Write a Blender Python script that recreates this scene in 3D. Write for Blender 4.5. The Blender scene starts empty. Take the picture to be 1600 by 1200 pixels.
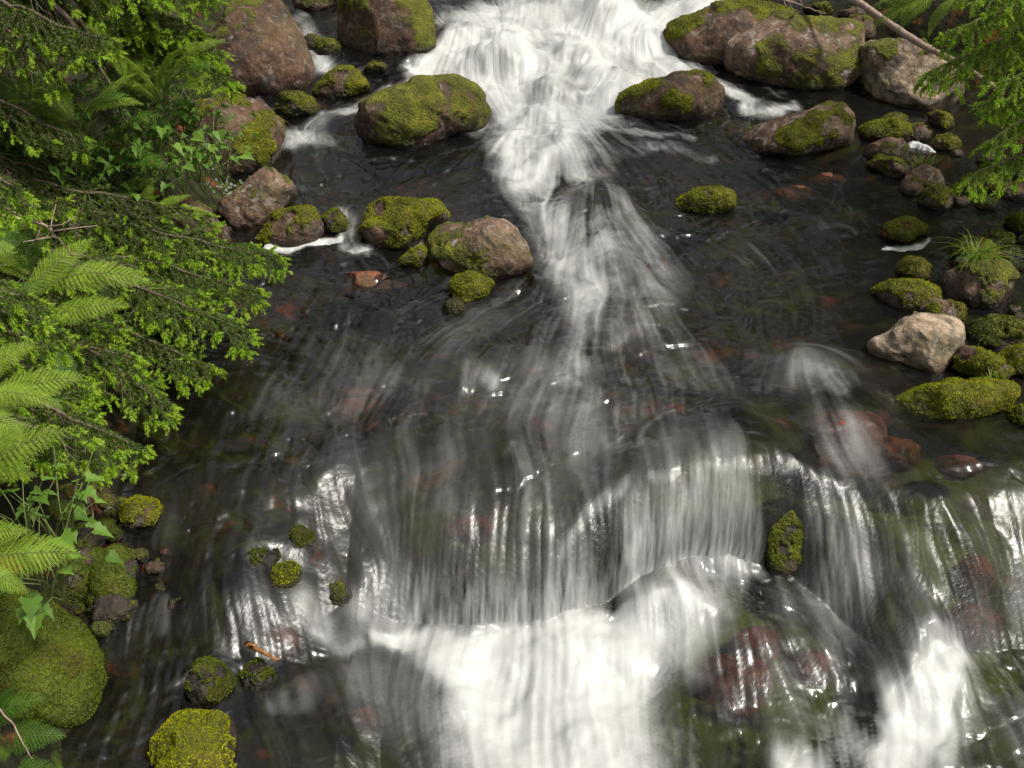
import bpy, math, random
import numpy as np
from mathutils import Vector, Matrix
random.seed(7)
RNG = np.random.default_rng(11)
SC = bpy.context.scene
COL = SC.collection

# ------------------------------------------------------------------ camera
CAM = np.array([0.0, 0.0, 2.4]); PITCH = math.radians(32.0); FPX = 1640.0     # focal length in pixels of a 1600 wide picture
cd = bpy.data.cameras.new('camera'); cam = bpy.data.objects.new('camera', cd); COL.objects.link(cam)
cam.location = CAM; cam.rotation_euler = (math.pi/2 - PITCH, 0, 0)
cd.sensor_width = 36.0; cd.lens = 36.0*FPX/1600.0; cd.clip_start = 0.05; cd.clip_end = 500.0
SC.camera = cam

# ------------------------------------------------------------------ light
SUN_TO = np.array([0.50, -0.16, 0.85]); SUN_TO /= np.linalg.norm(SUN_TO)
SUN_EL = math.asin(SUN_TO[2]); SUN_AZ = math.atan2(SUN_TO[0], SUN_TO[1])
wd = bpy.data.worlds.new('World'); SC.world = wd; wd.use_nodes = True
nt = wd.node_tree; bgn = nt.nodes['Background']
sky = nt.nodes.new('ShaderNodeTexSky'); sky.sky_type = 'NISHITA'; sky.sun_disc = False
sky.sun_elevation = SUN_EL; sky.sun_rotation = SUN_AZ; sky.dust_density = 4.0; sky.air_density = 1.0; sky.ozone_density = 1.0
hs = nt.nodes.new('ShaderNodeHueSaturation'); hs.inputs['Saturation'].default_value = 0.30
nt.links.new(sky.outputs[0], hs.inputs['Color']); nt.links.new(hs.outputs[0], bgn.inputs[0]); bgn.inputs[1].default_value = 0.10
sd = bpy.data.lights.new('sun', 'SUN'); sd.energy = 3.1; sd.angle = math.radians(7); sd.color = (1.0, 0.95, 0.86)
so = bpy.data.objects.new('sun', sd); COL.objects.link(so)
so.rotation_euler = Vector(SUN_TO).to_track_quat('Z', 'Y').to_euler()
SC.view_settings.view_transform = 'Standard'; SC.view_settings.look = 'None'
SC.view_settings.gamma = 1.0; SC.view_settings.exposure = 0.38
SC.cycles.use_denoising = True
SC.cycles.max_bounces = 8; SC.cycles.transparent_max_bounces = 12; SC.cycles.caustics_reflective = False; SC.cycles.caustics_refractive = False

# ------------------------------------------------------------------ noise
def _h(ix, iy, iz, seed):
    n = (ix.astype(np.int64)*374761393 + iy.astype(np.int64)*668265263 + iz.astype(np.int64)*2147483647 + seed*1274126177) & 0xffffffff
    n = ((n ^ (n >> 13)) * 1274126177) & 0xffffffff
    n = ((n ^ (n >> 16)) * 2246822519) & 0xffffffff
    return ((n ^ (n >> 15)) & 0xffffff) / float(0xffffff)
def n2(x, y, seed=0):
    x = np.asarray(x, float); y = np.asarray(y, float)
    ix = np.floor(x); iy = np.floor(y); fx = x-ix; fy = y-iy
    fx = fx*fx*(3-2*fx); fy = fy*fy*(3-2*fy); z = np.zeros_like(ix)
    a = _h(ix, iy, z, seed); b = _h(ix+1, iy, z, seed); c = _h(ix, iy+1, z, seed); d = _h(ix+1, iy+1, z, seed)
    return ((a*(1-fx)+b*fx)*(1-fy) + (c*(1-fx)+d*fx)*fy)*2-1
def n3(p, seed=0):
    i = np.floor(p); f = p-i; f = f*f*(3-2*f); ix, iy, iz = i.T; fx, fy, fz = f.T
    r = 0
    for dz in (0, 1):
        for dy in (0, 1):
            for dx in (0, 1):
                r = r + _h(ix+dx, iy+dy, iz+dz, seed)*(fx if dx else 1-fx)*(fy if dy else 1-fy)*(fz if dz else 1-fz)
    return r*2-1
def fbm2(x, y, seed=0, oct=4):
    r = 0; a = 0.5
    for k in range(oct): r = r + a*n2(x*2**k+k*7.3, y*2**k-k*3.1, seed+k); a *= 0.5
    return r
def fbm3(p, seed=0, oct=4):
    r = 0; a = 0.5
    for k in range(oct): r = r + a*n3(p*2**k+k*5.7, seed+k); a *= 0.5
    return r
def sst(a, b, x): t = np.clip((x-a)/(b-a), 0, 1); return t*t*(3-2*t)

# ------------------------------------------------------------------ from the photograph to the place
CR = np.array([1.0, 0, 0]); CF = np.array([0, math.cos(PITCH), -math.sin(PITCH)]); CU = np.array([0, math.sin(PITCH), math.cos(PITCH)])
def ray(px, py): return CF + CR*((px-800)/FPX) + CU*((600-py)/FPX)
def onz(px, py, z): r = ray(px, py); return CAM + r*((z-CAM[2])/r[2])
def ony(px, py, Y): r = ray(px, py); return CAM + r*(Y/r[1])
PY = np.array([-60, 0, 3.2, 4.2, 5.0, 5.6, 6.1, 6.6, 7.0, 7.4, 7.8, 8.3, 8.8, 10, 14, 80.])
PZ = np.array([-.25, -.02, 0, .03, .06, .12, .19, .235, .29, .38, .47, .60, .70, .80, 1.1, 6.])
CREST = np.array([onz(x, y, 0.0)[:2] for x, y in [(-300, 740), (150, 740), (330, 720), (500, 700), (640, 690), (760, 690), (850, 700), (915, 725), (985, 728), (1060, 720), (1150, 718), (1240, 726), (1310, 720), (1360, 705), (1430, 695), (1520, 700), (1600, 715), (2000, 720)]])
FOOT = np.array([onz(x, y, z)[:2] for x, y, z in [(-300, 1120, -.22), (150, 1110, -.22), (330, 1080, -.24), (480, 1000, -.30), (540, 968, -.34), (640, 978, -.36), (740, 985, -.36), (850, 985, -.36), (920, 955, -.36), (1000, 922, -.36), (1120, 908, -.36), (1230, 915, -.36), (1300, 960, -.36), (1360, 1010, -.36), (1430, 1050, -.36), (1500, 1030, -.36), (1600, 1010, -.36), (2000, 1010, -.36)]])
DROPX = np.array([-3, -1.0, -.55, -.42, 3]); DROPV = np.array([.22, .23, .28, .36, .36])
def base_h(x, y):
    wob = 0.035*fbm2(x*4.2, 0*x, 301, 3)
    yc = np.interp(x, CREST[:, 0], CREST[:, 1])+wob; yf = np.interp(x, FOOT[:, 0], FOOT[:, 1])+wob*.7+0.02*fbm2(x*9, y*3, 305, 2); yf = np.minimum(yf, yc-0.07)
    t = np.clip((yc-y)/(yc-yf), 0, 1)
    left = sst(-.15, -.80, x); dome = sst(.15, .45, x)
    lump = 1+.35*fbm2(x*5, y*6, 317, 2)
    g = (t**3.4*(1-dome)+dome*(1-np.sqrt(np.clip(1-t**2.4, 0, 1)))) 
    rt = sst(.82, 1.12, x); g = g*(1-rt)+rt*(.45*t*t*(3-2*t)+.55*t**2.6)
    g = g*(1-left)+left*(.5*sst(.0, .6, t+.10*n2(x*5, y*0, 307))+.5*sst(.35, 1.0, t+.12*n2(x*4, y*0, 309)))
    z = np.interp(y, PY, PZ) - np.interp(x, DROPX, DROPV)*np.clip(g, 0, 1) - 0.05*np.clip(yf-y, 0, 3)
    return z + .05*fbm2(x*4.5, y*5, 321, 2)*sst(.15, .6, t)*(.25+.75*np.maximum(.45*left, rt))*(1-sst(.9, 1., t)*.5)*lump
def at(px, py, dz=0.0):
    r = ray(px, py); t = np.linspace(1.5, 14, 1500)
    P = CAM[None] + r[None]*t[:, None]
    below = P[:, 2] < base_h(P[:, 0], P[:, 1]) + dz
    return P[np.argmax(below)] if below.any() else P[-1]
BUMPS = [(1125, 770, 150, 62, .13), (1480, 870, 70, 50, .05), (720, 60, 40, 22, .085), (800, 110, 45, 25, .10), (900, 100, 40, 25, .10), (1010, 70, 40, 22, .085), (860, 150, 40, 22, .085), (760, 105, 30, 20, .085), (940, 130, 40, 20, .085), (850, 195, 35, 22, .085), (930, 320, 40, 35, .05), (870, 350, 35, 30, .04), (940, 400, 45, 35, .04), (1085, 668, 90, 60, .075), (1180, 690, 60, 50, .04), (1300, 650, 95, 75, .09), (1262, 585, 70, 35, .06), (1000, 520, 75, 70, .05), (800, 705, 22, 45, .035),
         (895, 240, 75, 60, .11), (960, 28, 45, 40, .10), (860, 8, 60, 40, .05), (740, 560, 80, 40, .03), (1410, 775, 60, 60, .05),
         (560, 930, 60, 40, .03), (1170, 1000, 110, 90, .10), (640, 1120, 90, 80, .04), (980, 160, 50, 25, .05), (790, 80, 45, 25, .06), (330, 930, 60, 60, .05), (1510, 900, 50, 60, .05),
         (560, 490, 70, 30, .02), (1060, 235, 50, 30, .03), (1310, 362, 25, 20, .015), (420, 980, 60, 50, .05), (940, 340, 60, 50, .05), (870, 1010, 160, 50, .06), (1040, 960, 60, 40, .10), (1450, 1060, 55, 50, .09), (630, 640, 60, 50, .02)]
BW = []
for px, py, rx, ry, h in BUMPS:
    p = at(px, py); s = np.linalg.norm(p-CAM)/FPX; BW.append((p[0], p[1], rx*s, ry*s*1.6, h))
def water_macro(x, y):
    z = base_h(x, y)
    for bx, by, rx, ry, h in BW:
        dx = (x-bx)/rx; dy = (y-by)/ry; dy = np.where(dy < 0, dy*1.5, dy*0.8)
        z = z + h*np.exp(-(dx*dx+dy*dy)**1.3)
    return z
def atw(px, py, dz=0.0):
    r = ray(px, py); t = np.linspace(1.5, 14, 2500); P = CAM[None] + r[None]*t[:, None]
    below = P[:, 2] < water_macro(P[:, 0], P[:, 1]) + dz
    return P[np.argmax(below)] if below.any() else P[-1]
LBY = np.array([-50, 1.0, 2.2, 2.8, 3.4, 4.2, 5.0, 5.8, 6.6, 7.4, 9, 14, 60]); LBX = np.array([-2, -1.35, -1.28, -1.33, -1.45, -1.55, -1.5, -1.5, -1.55, -1.75, -2.0, -2.4, -6])
RBY = np.array([-50, 2, 3, 4, 5, 6, 7, 8, 9, 14, 60]); RBX = np.array([2.6, 2.3, 2.5, 2.75, 3.0, 3.1, 2.9, 2.55, 2.4, 2.8, 6])
def ground_h(x, y):
    w = base_h(x, y)
    l = np.interp(y, LBY, LBX) - x; r = x - np.interp(y, RBY, RBX); e = np.maximum(l, r)
    e = e + 0.13*fbm2(x*1.7, y*1.7, 5, 3)
    wet = w - 0.05 - (0.20-.14*sst(3.4, 3.0, y)*sst(.0, .4, x))*sst(0.0, 0.7, -e) - np.where(x > 0, 0.0, 0.05)
    dry = w - 0.05 + 0.42*sst(0, .55, e) + np.where(x < 0, .5, .25)*np.clip(e-.4, 0, 1.6) + 0.12*np.clip(e-3.4, 0, 60)
    g = np.where(e > 0, dry, wet)
    return g + 0.06*fbm2(x*2.3, y*2.3, 9, 4) + 0.025*fbm2(x*9, y*9, 19, 3)
def atg(px, py):
    r = ray(px, py); t = np.linspace(1.2, 16, 2500); P = CAM[None] + r[None]*t[:, None]
    below = P[:, 2] < np.maximum(ground_h(P[:, 0], P[:, 1]), base_h(P[:, 0], P[:, 1]))
    return P[np.argmax(below)] if below.any() else P[-1]

# ------------------------------------------------------------------ mesh helpers
def mesh_np(name, V, F, mats, midx=None, smooth=True, attrs=None):
    V = np.ascontiguousarray(V, np.float32); F = np.ascontiguousarray(F, np.int32)
    me = bpy.data.meshes.new(name); k = F.shape[1]
    me.vertices.add(len(V)); me.vertices.foreach_set('co', V.ravel())
    me.loops.add(F.size); me.loops.foreach_set('vertex_index', F.ravel())
    me.polygons.add(len(F)); me.polygons.foreach_set('loop_start', np.arange(len(F), dtype=np.int32)*k)
    for m in mats: me.materials.append(m)
    if midx is not None: me.polygons.foreach_set('material_index', np.ascontiguousarray(midx, np.int32))
    me.polygons.foreach_set('use_smooth', np.full(len(F), smooth))
    for an, av in (attrs or {}).items():
        a = me.attributes.new(an, 'FLOAT', 'POINT'); a.data.foreach_set('value', np.ascontiguousarray(av, np.float32))
    me.update(calc_edges=True)
    return me
def link(name, me, parent=None, loc=None):
    o = bpy.data.objects.new(name, me); COL.objects.link(o)
    if parent is not None: o.parent = parent
    if loc is not None: o.location = loc
    return o
def tag(o, label, cat, group=None):
    o['label'] = label; o['category'] = cat
    if group: o['group'] = group
    return o
def empty(name, loc, label, cat, group=None):
    o = bpy.data.objects.new(name, None); COL.objects.link(o); o.location = loc; o.empty_display_size = 0.05
    return tag(o, label, cat, group)
class Soup:                                   # collects triangles with a material and a tint
    def __init__(s): s.v = []; s.f = []; s.m = []; s.t = []; s.n = 0
    def add(s, V, F, m=0, tint=None):
        V = np.asarray(V, float).reshape(-1, 3); F = np.asarray(F, int).reshape(-1, 3)
        s.v.append(V); s.f.append(F+s.n); s.m.append(np.full(len(F), m)); s.n += len(V)
        s.t.append(np.zeros(len(V)) if tint is None else np.broadcast_to(np.asarray(tint, float), (len(V),)))
    def mesh(s, name, mats, smooth=False):
        return mesh_np(name, np.concatenate(s.v), np.concatenate(s.f), mats, np.concatenate(s.m), smooth, {'tint': np.concatenate(s.t)})
def nrm(v): v = np.asarray(v, float); return v/np.maximum(np.linalg.norm(v, axis=-1, keepdims=True), 1e-9)
def tube(soup, P, R, m=0, sides=6, tint=0.0):
    P = np.asarray(P, float); R = np.broadcast_to(np.asarray(R, float), (len(P),))
    T = nrm(np.gradient(P, axis=0)); up = np.array([0.13, 0.21, 0.97]); A = nrm(np.cross(T, up)); B = np.cross(T, A)
    th = np.linspace(0, 2*math.pi, sides, endpoint=False)
    V = (P[:, None]+R[:, None, None]*(A[:, None]*np.cos(th)[None, :, None]+B[:, None]*np.sin(th)[None, :, None])).reshape(-1, 3)
    F = []
    for i in range(len(P)-1):
        for j in range(sides):
            a = i*sides+j; b = i*sides+(j+1) % sides; c = a+sides; d = b+sides; F += [(a, b, d), (a, d, c)]
    n = (len(P)-1)*sides
    for j in range(1, sides-1): F += [(n, n+j, n+j+1), (0, j+1, j)]
    soup.add(V, F, m, tint)

# ------------------------------------------------------------------ materials
def M(name):
    m = bpy.data.materials.new(name); m.use_nodes = True; t = m.node_tree; b = t.nodes['Principled BSDF']; return m, t, b
def node(t, typ, **kw):
    n = t.nodes.new(typ)
    for k, v in kw.items():
        if k in n.inputs: n.inputs[k].default_value = v
        else: setattr(n, k, v)
    return n
def ramp(t, src, stops):
    r = t.nodes.new('ShaderNodeValToRGB'); e = r.color_ramp.elements
    while len(e) < len(stops): e.new(0.5)
    for q, (p, c) in zip(e, stops): q.position = p; q.color = (*c, 1) if len(c) == 3 else c
    t.links.new(src, r.inputs[0]); return r.outputs[0]
def mixc(t, fac, a, b, mode='MIX'):
    n = t.nodes.new('ShaderNodeMix'); n.data_type = 'RGBA'; n.blend_type = mode
    for s, v in ((0, fac), (6, a), (7, b)):
        if isinstance(v, bpy.types.NodeSocket): t.links.new(v, n.inputs[s])
        else: n.inputs[s].default_value = v if s == 0 else (*v, 1)
    return n.outputs[2]
def noise(t, co, scale, detail=5.0, rough=0.6, dist=0.0):
    n = node(t, 'ShaderNodeTexNoise', Scale=scale, Detail=detail, Roughness=rough, Distortion=dist); t.links.new(co, n.inputs['Vector']); return n.outputs[0]
def attr(t, name): n = t.nodes.new('ShaderNodeAttribute'); n.attribute_name = name; return n.outputs['Fac']
def math_(t, op, a, b=0.0):
    n = t.nodes.new('ShaderNodeMath'); n.operation = op
    for i, v in ((0, a), (1, b)):
        if isinstance(v, bpy.types.NodeSocket): t.links.new(v, n.inputs[i])
        else: n.inputs[i].default_value = v
    return n.outputs[0]
def bump(t, b, h, strength, dist=0.01):
    n = node(t, 'ShaderNodeBump', Strength=strength, Distance=dist); t.links.new(h, n.inputs['Height']); t.links.new(n.outputs[0], b.inputs['Normal'])

MOSS_A, MOSS_B, MOSS_C = (.030, .028, .004), (.10, .105, .004), (.23, .235, .007)
def rock_material(name, dark, mid, light, lichen=0.5, mossy=(MOSS_A, MOSS_B, MOSS_C)):
    m, t, b = M(name); co = t.nodes.new('ShaderNodeTexCoord').outputs['Object']
    a = noise(t, co, 5.5, 6, .65, .6); c = noise(t, co, 26, 5, .7)
    base = ramp(t, a, [(.32, dark), (.5, mid), (.72, light)])
    base = mixc(t, .55, base, ramp(t, c, [(.32, (.10, .09, .085)), (.5, (.62, .6, .58)), (.72, (1.5, 1.4, 1.35))]), 'MULTIPLY')
    v = node(t, 'ShaderNodeTexNoise', Scale=13.0, Detail=4.0, Roughness=.55, Distortion=1.2); t.links.new(co, v.inputs['Vector'])
    sp = ramp(t, v.outputs[0], [(.57, (0, 0, 0)), (.63, (1, 1, 1))])
    base = mixc(t, math_(t, 'MULTIPLY', ramp(t, noise(t, co, 8.0, 5, .65), [(.50, (0, 0, 0)), (.60, (1, 1, 1))]), .7), base, (.045, .036, .030))
    base = mixc(t, math_(t, 'MULTIPLY', sp, lichen), base, (.42, .38, .34))
    v2 = noise(t, co, 42, 3, .5); sp2 = ramp(t, v2, [(.66, (0, 0, 0)), (.71, (1, 1, 1))])
    base = mixc(t, math_(t, 'MULTIPLY', sp2, lichen*.8), base, (.5, .46, .42))
    ov = noise(t, co, 3.2, 5, .6); base = mixc(t, math_(t, 'MULTIPLY', ramp(t, ov, [(.5, (0, 0, 0)), (.68, (1, 1, 1))]), .6), base, (.10, .085, .025))
    mn = noise(t, co, 75, 3, .6); ml = noise(t, co, 9, 4, .6)
    mo = mixc(t, .5, ramp(t, mn, [(.3, mossy[0]), (.5, mossy[1]), (.7, mossy[2])]), ramp(t, ml, [(.33, mossy[0]), (.5, mossy[1]), (.66, mossy[2])]))
    dead = noise(t, co, 6.5, 4, .6); mo = mixc(t, math_(t, 'MULTIPLY', ramp(t, dead, [(.55, (0, 0, 0)), (.68, (1, 1, 1))]), .65), mo, (.11, .065, .02))
    ms = attr(t, 'moss'); mf = ramp(t, math_(t, 'ADD', ms, math_(t, 'MULTIPLY', math_(t, 'SUBTRACT', c, .5), .5)), [(.42, (0, 0, 0)), (.56, (1, 1, 1))])
    colr = mixc(t, mf, base, mo)
    wet = attr(t, 'wet'); colr = mixc(t, math_(t, 'MULTIPLY', wet, .88), colr, (.22, .19, .16), 'MULTIPLY')  # waterline wetness, deepened to paint contact darkness at the base too
    t.links.new(colr, b.inputs['Base Color'])
    rr = t.nodes.new('ShaderNodeMapRange'); t.links.new(wet, rr.inputs[0]); rr.inputs[3].default_value = .85; rr.inputs[4].default_value = .3
    t.links.new(rr.outputs[0], b.inputs['Roughness'])
    bump(t, b, math_(t, 'ADD', c, math_(t, 'MULTIPLY', mn, math_(t, 'MULTIPLY', mf, 1.2))), 1.0, .02)
    return m
ROCKM = {
 'brown': rock_material('brown_granite', (.042, .022, .013), (.14, .075, .043), (.27, .165, .105), .28),
 'pink': rock_material('pink_granite', (.085, .046, .03), (.22, .135, .088), (.38, .265, .185), .55),
 'pale': rock_material('pale_granite', (.22, .145, .085), (.50, .385, .26), (.70, .57, .42), .4),
 'dark': rock_material('dark_wet_rock', (.018, .013, .010), (.05, .036, .026), (.10, .07, .05), .12),
 'red': rock_material('red_wet_rock', (.10, .032, .016), (.24, .075, .035), (.37, .13, .06), .05),
 'white': rock_material('white_quartz', (.45, .44, .43), (.62, .62, .62), (.75, .75, .76), .3),
 'shade': rock_material('shaded_moss_rock', (.03, .02, .015), (.08, .055, .04), (.14, .1, .08), .15, ((.03, .045, .004), (.085, .115, .008), (.15, .19, .012))),  # stone and moss darkened, shade put into their colours
}
def leaf_material(name, dark, mid, light, trans=.35, rough=.5, spec=.3):
    m, t, b = M(name); oi = attr(t, 'tint'); co = t.nodes.new('ShaderNodeTexCoord').outputs['Object']
    v = math_(t, 'ADD', math_(t, 'MULTIPLY', oi, .8), math_(t, 'MULTIPLY', math_(t, 'SUBTRACT', noise(t, co, 6, 3, .6), .5), .7))
    c = ramp(t, math_(t, 'ADD', v, .1), [(0.0, dark), (.5, mid), (1.0, light)])
    t.links.new(c, b.inputs['Base Color']); b.inputs['Roughness'].default_value = rough; b.inputs['Specular IOR Level'].default_value = spec
    tr = t.nodes.new('ShaderNodeBsdfTranslucent'); t.links.new(c, tr.inputs[0])
    mx = t.nodes.new('ShaderNodeMixShader'); mx.inputs[0].default_value = trans
    t.links.new(b.outputs[0], mx.inputs[1]); t.links.new(tr.outputs[0], mx.inputs[2]); t.links.new(mx.outputs[0], t.nodes['Material Output'].inputs[0])
    return m
NEEDLE = leaf_material('spruce_needles', (.03, .052, .009), (.088, .142, .021), (.16, .25, .036), .36)
NEEDLE_R = leaf_material('fresh_spruce_needles', (.11, .19, .018), (.23, .36, .035), (.36, .51, .06), .45)
SHOOT = leaf_material('new_shoots', (.18, .31, .022), (.33, .50, .035), (.48, .64, .07), .42)
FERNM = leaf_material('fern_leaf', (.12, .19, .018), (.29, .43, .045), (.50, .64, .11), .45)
FERND = leaf_material('shaded_fern_leaf', (.04, .10, .012), (.09, .20, .022), (.18, .33, .045), .42)  # darker copy of the fern green, shade put into the colour
HERB = leaf_material('herb_leaf', (.055, .12, .016), (.13, .25, .032), (.26, .42, .06), .42)
GRASS = leaf_material('grass_blade', (.06, .12, .012), (.15, .25, .025), (.28, .36, .05), .35)
STRAW = leaf_material('dry_grass', (.18, .12, .05), (.32, .23, .10), (.48, .38, .20), .2)
MOSSB = leaf_material('moss_leaf', (.065, .052, .006), (.195, .205, .004), (.38, .40, .008), .3, .7, .1)
MOSSL = leaf_material('sunny_moss_leaf', (.10, .11, .004), (.27, .30, .006), (.46, .47, .015), .35, .7, .1)  # lighter copy of the moss colour, sunlight put into it
MOSSD = leaf_material('deep_moss_leaf', (.034, .045, .004), (.095, .13, .008), (.17, .205, .012), .3, .7, .1)  # darker moss copy that goes with the shaded rock colour
PETAL = leaf_material('white_petal', (.6, .6, .62), (.75, .75, .78), (.85, .85, .85), .3)
def wood_material(name, a, c, r=.8):
    m, t, b = M(name); co = t.nodes.new('ShaderNodeTexCoord').outputs['Object']; f = noise(t, co, 40, 5, .6, .5)
    t.links.new(ramp(t, f, [(.3, a), (.7, c)]), b.inputs['Base Color']); b.inputs['Roughness'].default_value = r; bump(t, b, f, .5, .004); return m
TWIG = wood_material('twig_bark', (.06, .042, .028), (.20, .15, .105))
BARK = wood_material('spruce_bark', (.05, .035, .025), (.13, .095, .07))
DEADW = wood_material('bare_dead_wood', (.22, .14, .10), (.45, .34, .27))
STICK = wood_material('wet_orange_stick', (.18, .07, .02), (.40, .19, .07), .4)
STEM = wood_material('green_stem', (.07, .10, .02), (.14, .18, .04))

# ground: bed, banks, forest floor
m, t, b = M('stream_bed_and_forest_floor'); co = t.nodes.new('ShaderNodeTexCoord').outputs['Object']
a1 = noise(t, co, 2.2, 6, .65, .5); a2 = noise(t, co, 14, 5, .65); a3 = noise(t, co, 5.0, 4, .6, .8)
c1 = ramp(t, a1, [(.3, (.008, .008, .005)), (.5, (.022, .021, .012)), (.7, (.050, .042, .026))])
c1 = mixc(t, math_(t, 'MULTIPLY', ramp(t, a3, [(.52, (0, 0, 0)), (.62, (1, 1, 1))]), .85), c1, (.055, .090, .012))
c1 = mixc(t, math_(t, 'MULTIPLY', ramp(t, noise(t, co, 5.5, 4, .6), [(.60, (0, 0, 0)), (.70, (1, 1, 1))]), .7), c1, (.24, .075, .026))
c1 = mixc(t, .5, c1, ramp(t, a2, [(.3, (.3, .3, .3)), (.7, (1.3, 1.3, 1.3))]), 'MULTIPLY')
lm = math_(t, 'MULTIPLY', attr(t, 'ledge'), ramp(t, noise(t, co, 4.2, 4, .6), [(.40, (0, 0, 0)), (.52, (1, 1, 1))])); c1 = mixc(t, lm, c1, mixc(t, a2, (.05, .09, .008), (.16, .24, .03)))
t.links.new(c1, b.inputs['Base Color']); b.inputs['Roughness'].default_value = .9; b.inputs['Specular IOR Level'].default_value = .08; bump(t, b, a2, .8, .03)
GROUNDM = m
# water: clear brown water that reflects, with white foam and a thin painted grey sheen, both from the foam value
m, t, b = M('stream_water'); t.nodes.remove(b); out = t.nodes['Material Output']
co = t.nodes.new('ShaderNodeTexCoord').outputs['Object']
foam = attr(t, 'foam'); silk = attr(t, 'silk')
fb = t.nodes.new('ShaderNodeBump'); fb.inputs['Strength'].default_value = .35; fb.inputs['Distance'].default_value = .012
t.links.new(math_(t, 'ADD', silk, math_(t, 'MULTIPLY', noise(t, co, 38, 3, .5), .25)), fb.inputs['Height'])
gl = node(t, 'ShaderNodeBsdfGlossy', Roughness=.14); t.links.new(math_(t, 'ADD', math_(t, 'MULTIPLY', attr(t, 'steep'), .20), .19), gl.inputs['Roughness']); gl.inputs[0].default_value = (1, 1, 1, 1); t.links.new(fb.outputs[0], gl.inputs['Normal'])
tr = t.nodes.new('ShaderNodeBsdfTransparent'); tr.inputs[0].default_value = (.70, .62, .48, 1)
di = t.nodes.new('ShaderNodeBsdfDiffuse'); di.inputs[0].default_value = (.016, .0155, .0145, 1)
mb = t.nodes.new('ShaderNodeMixShader'); mb.inputs[0].default_value = .22; t.links.new(tr.outputs[0], mb.inputs[1]); t.links.new(di.outputs[0], mb.inputs[2])
fr = node(t, 'ShaderNodeFresnel', IOR=1.5); t.links.new(fb.outputs[0], fr.inputs['Normal'])
mw = t.nodes.new('ShaderNodeMixShader'); t.links.new(fr.outputs[0], mw.inputs[0]); t.links.new(mb.outputs[0], mw.inputs[1]); t.links.new(gl.outputs[0], mw.inputs[2])
fd = t.nodes.new('ShaderNodeBsdfPrincipled'); fd.inputs['Roughness'].default_value = .55; fd.inputs['Base Color'].default_value = (.62, .625, .60, 1)
fd.inputs['Subsurface Weight'].default_value = 0.0
fb2 = t.nodes.new('ShaderNodeBump'); fb2.inputs['Strength'].default_value = .25; fb2.inputs['Distance'].default_value = .02; t.links.new(silk, fb2.inputs['Height']); t.links.new(fb2.outputs[0], fd.inputs['Normal'])
mf = t.nodes.new('ShaderNodeMixShader'); t.links.new(foam, mf.inputs[0]); t.links.new(mw.outputs[0], mf.inputs[1]); t.links.new(fd.outputs[0], mf.inputs[2])
t.links.new(mf.outputs[0], out.inputs[0])
WATERM = m

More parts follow.
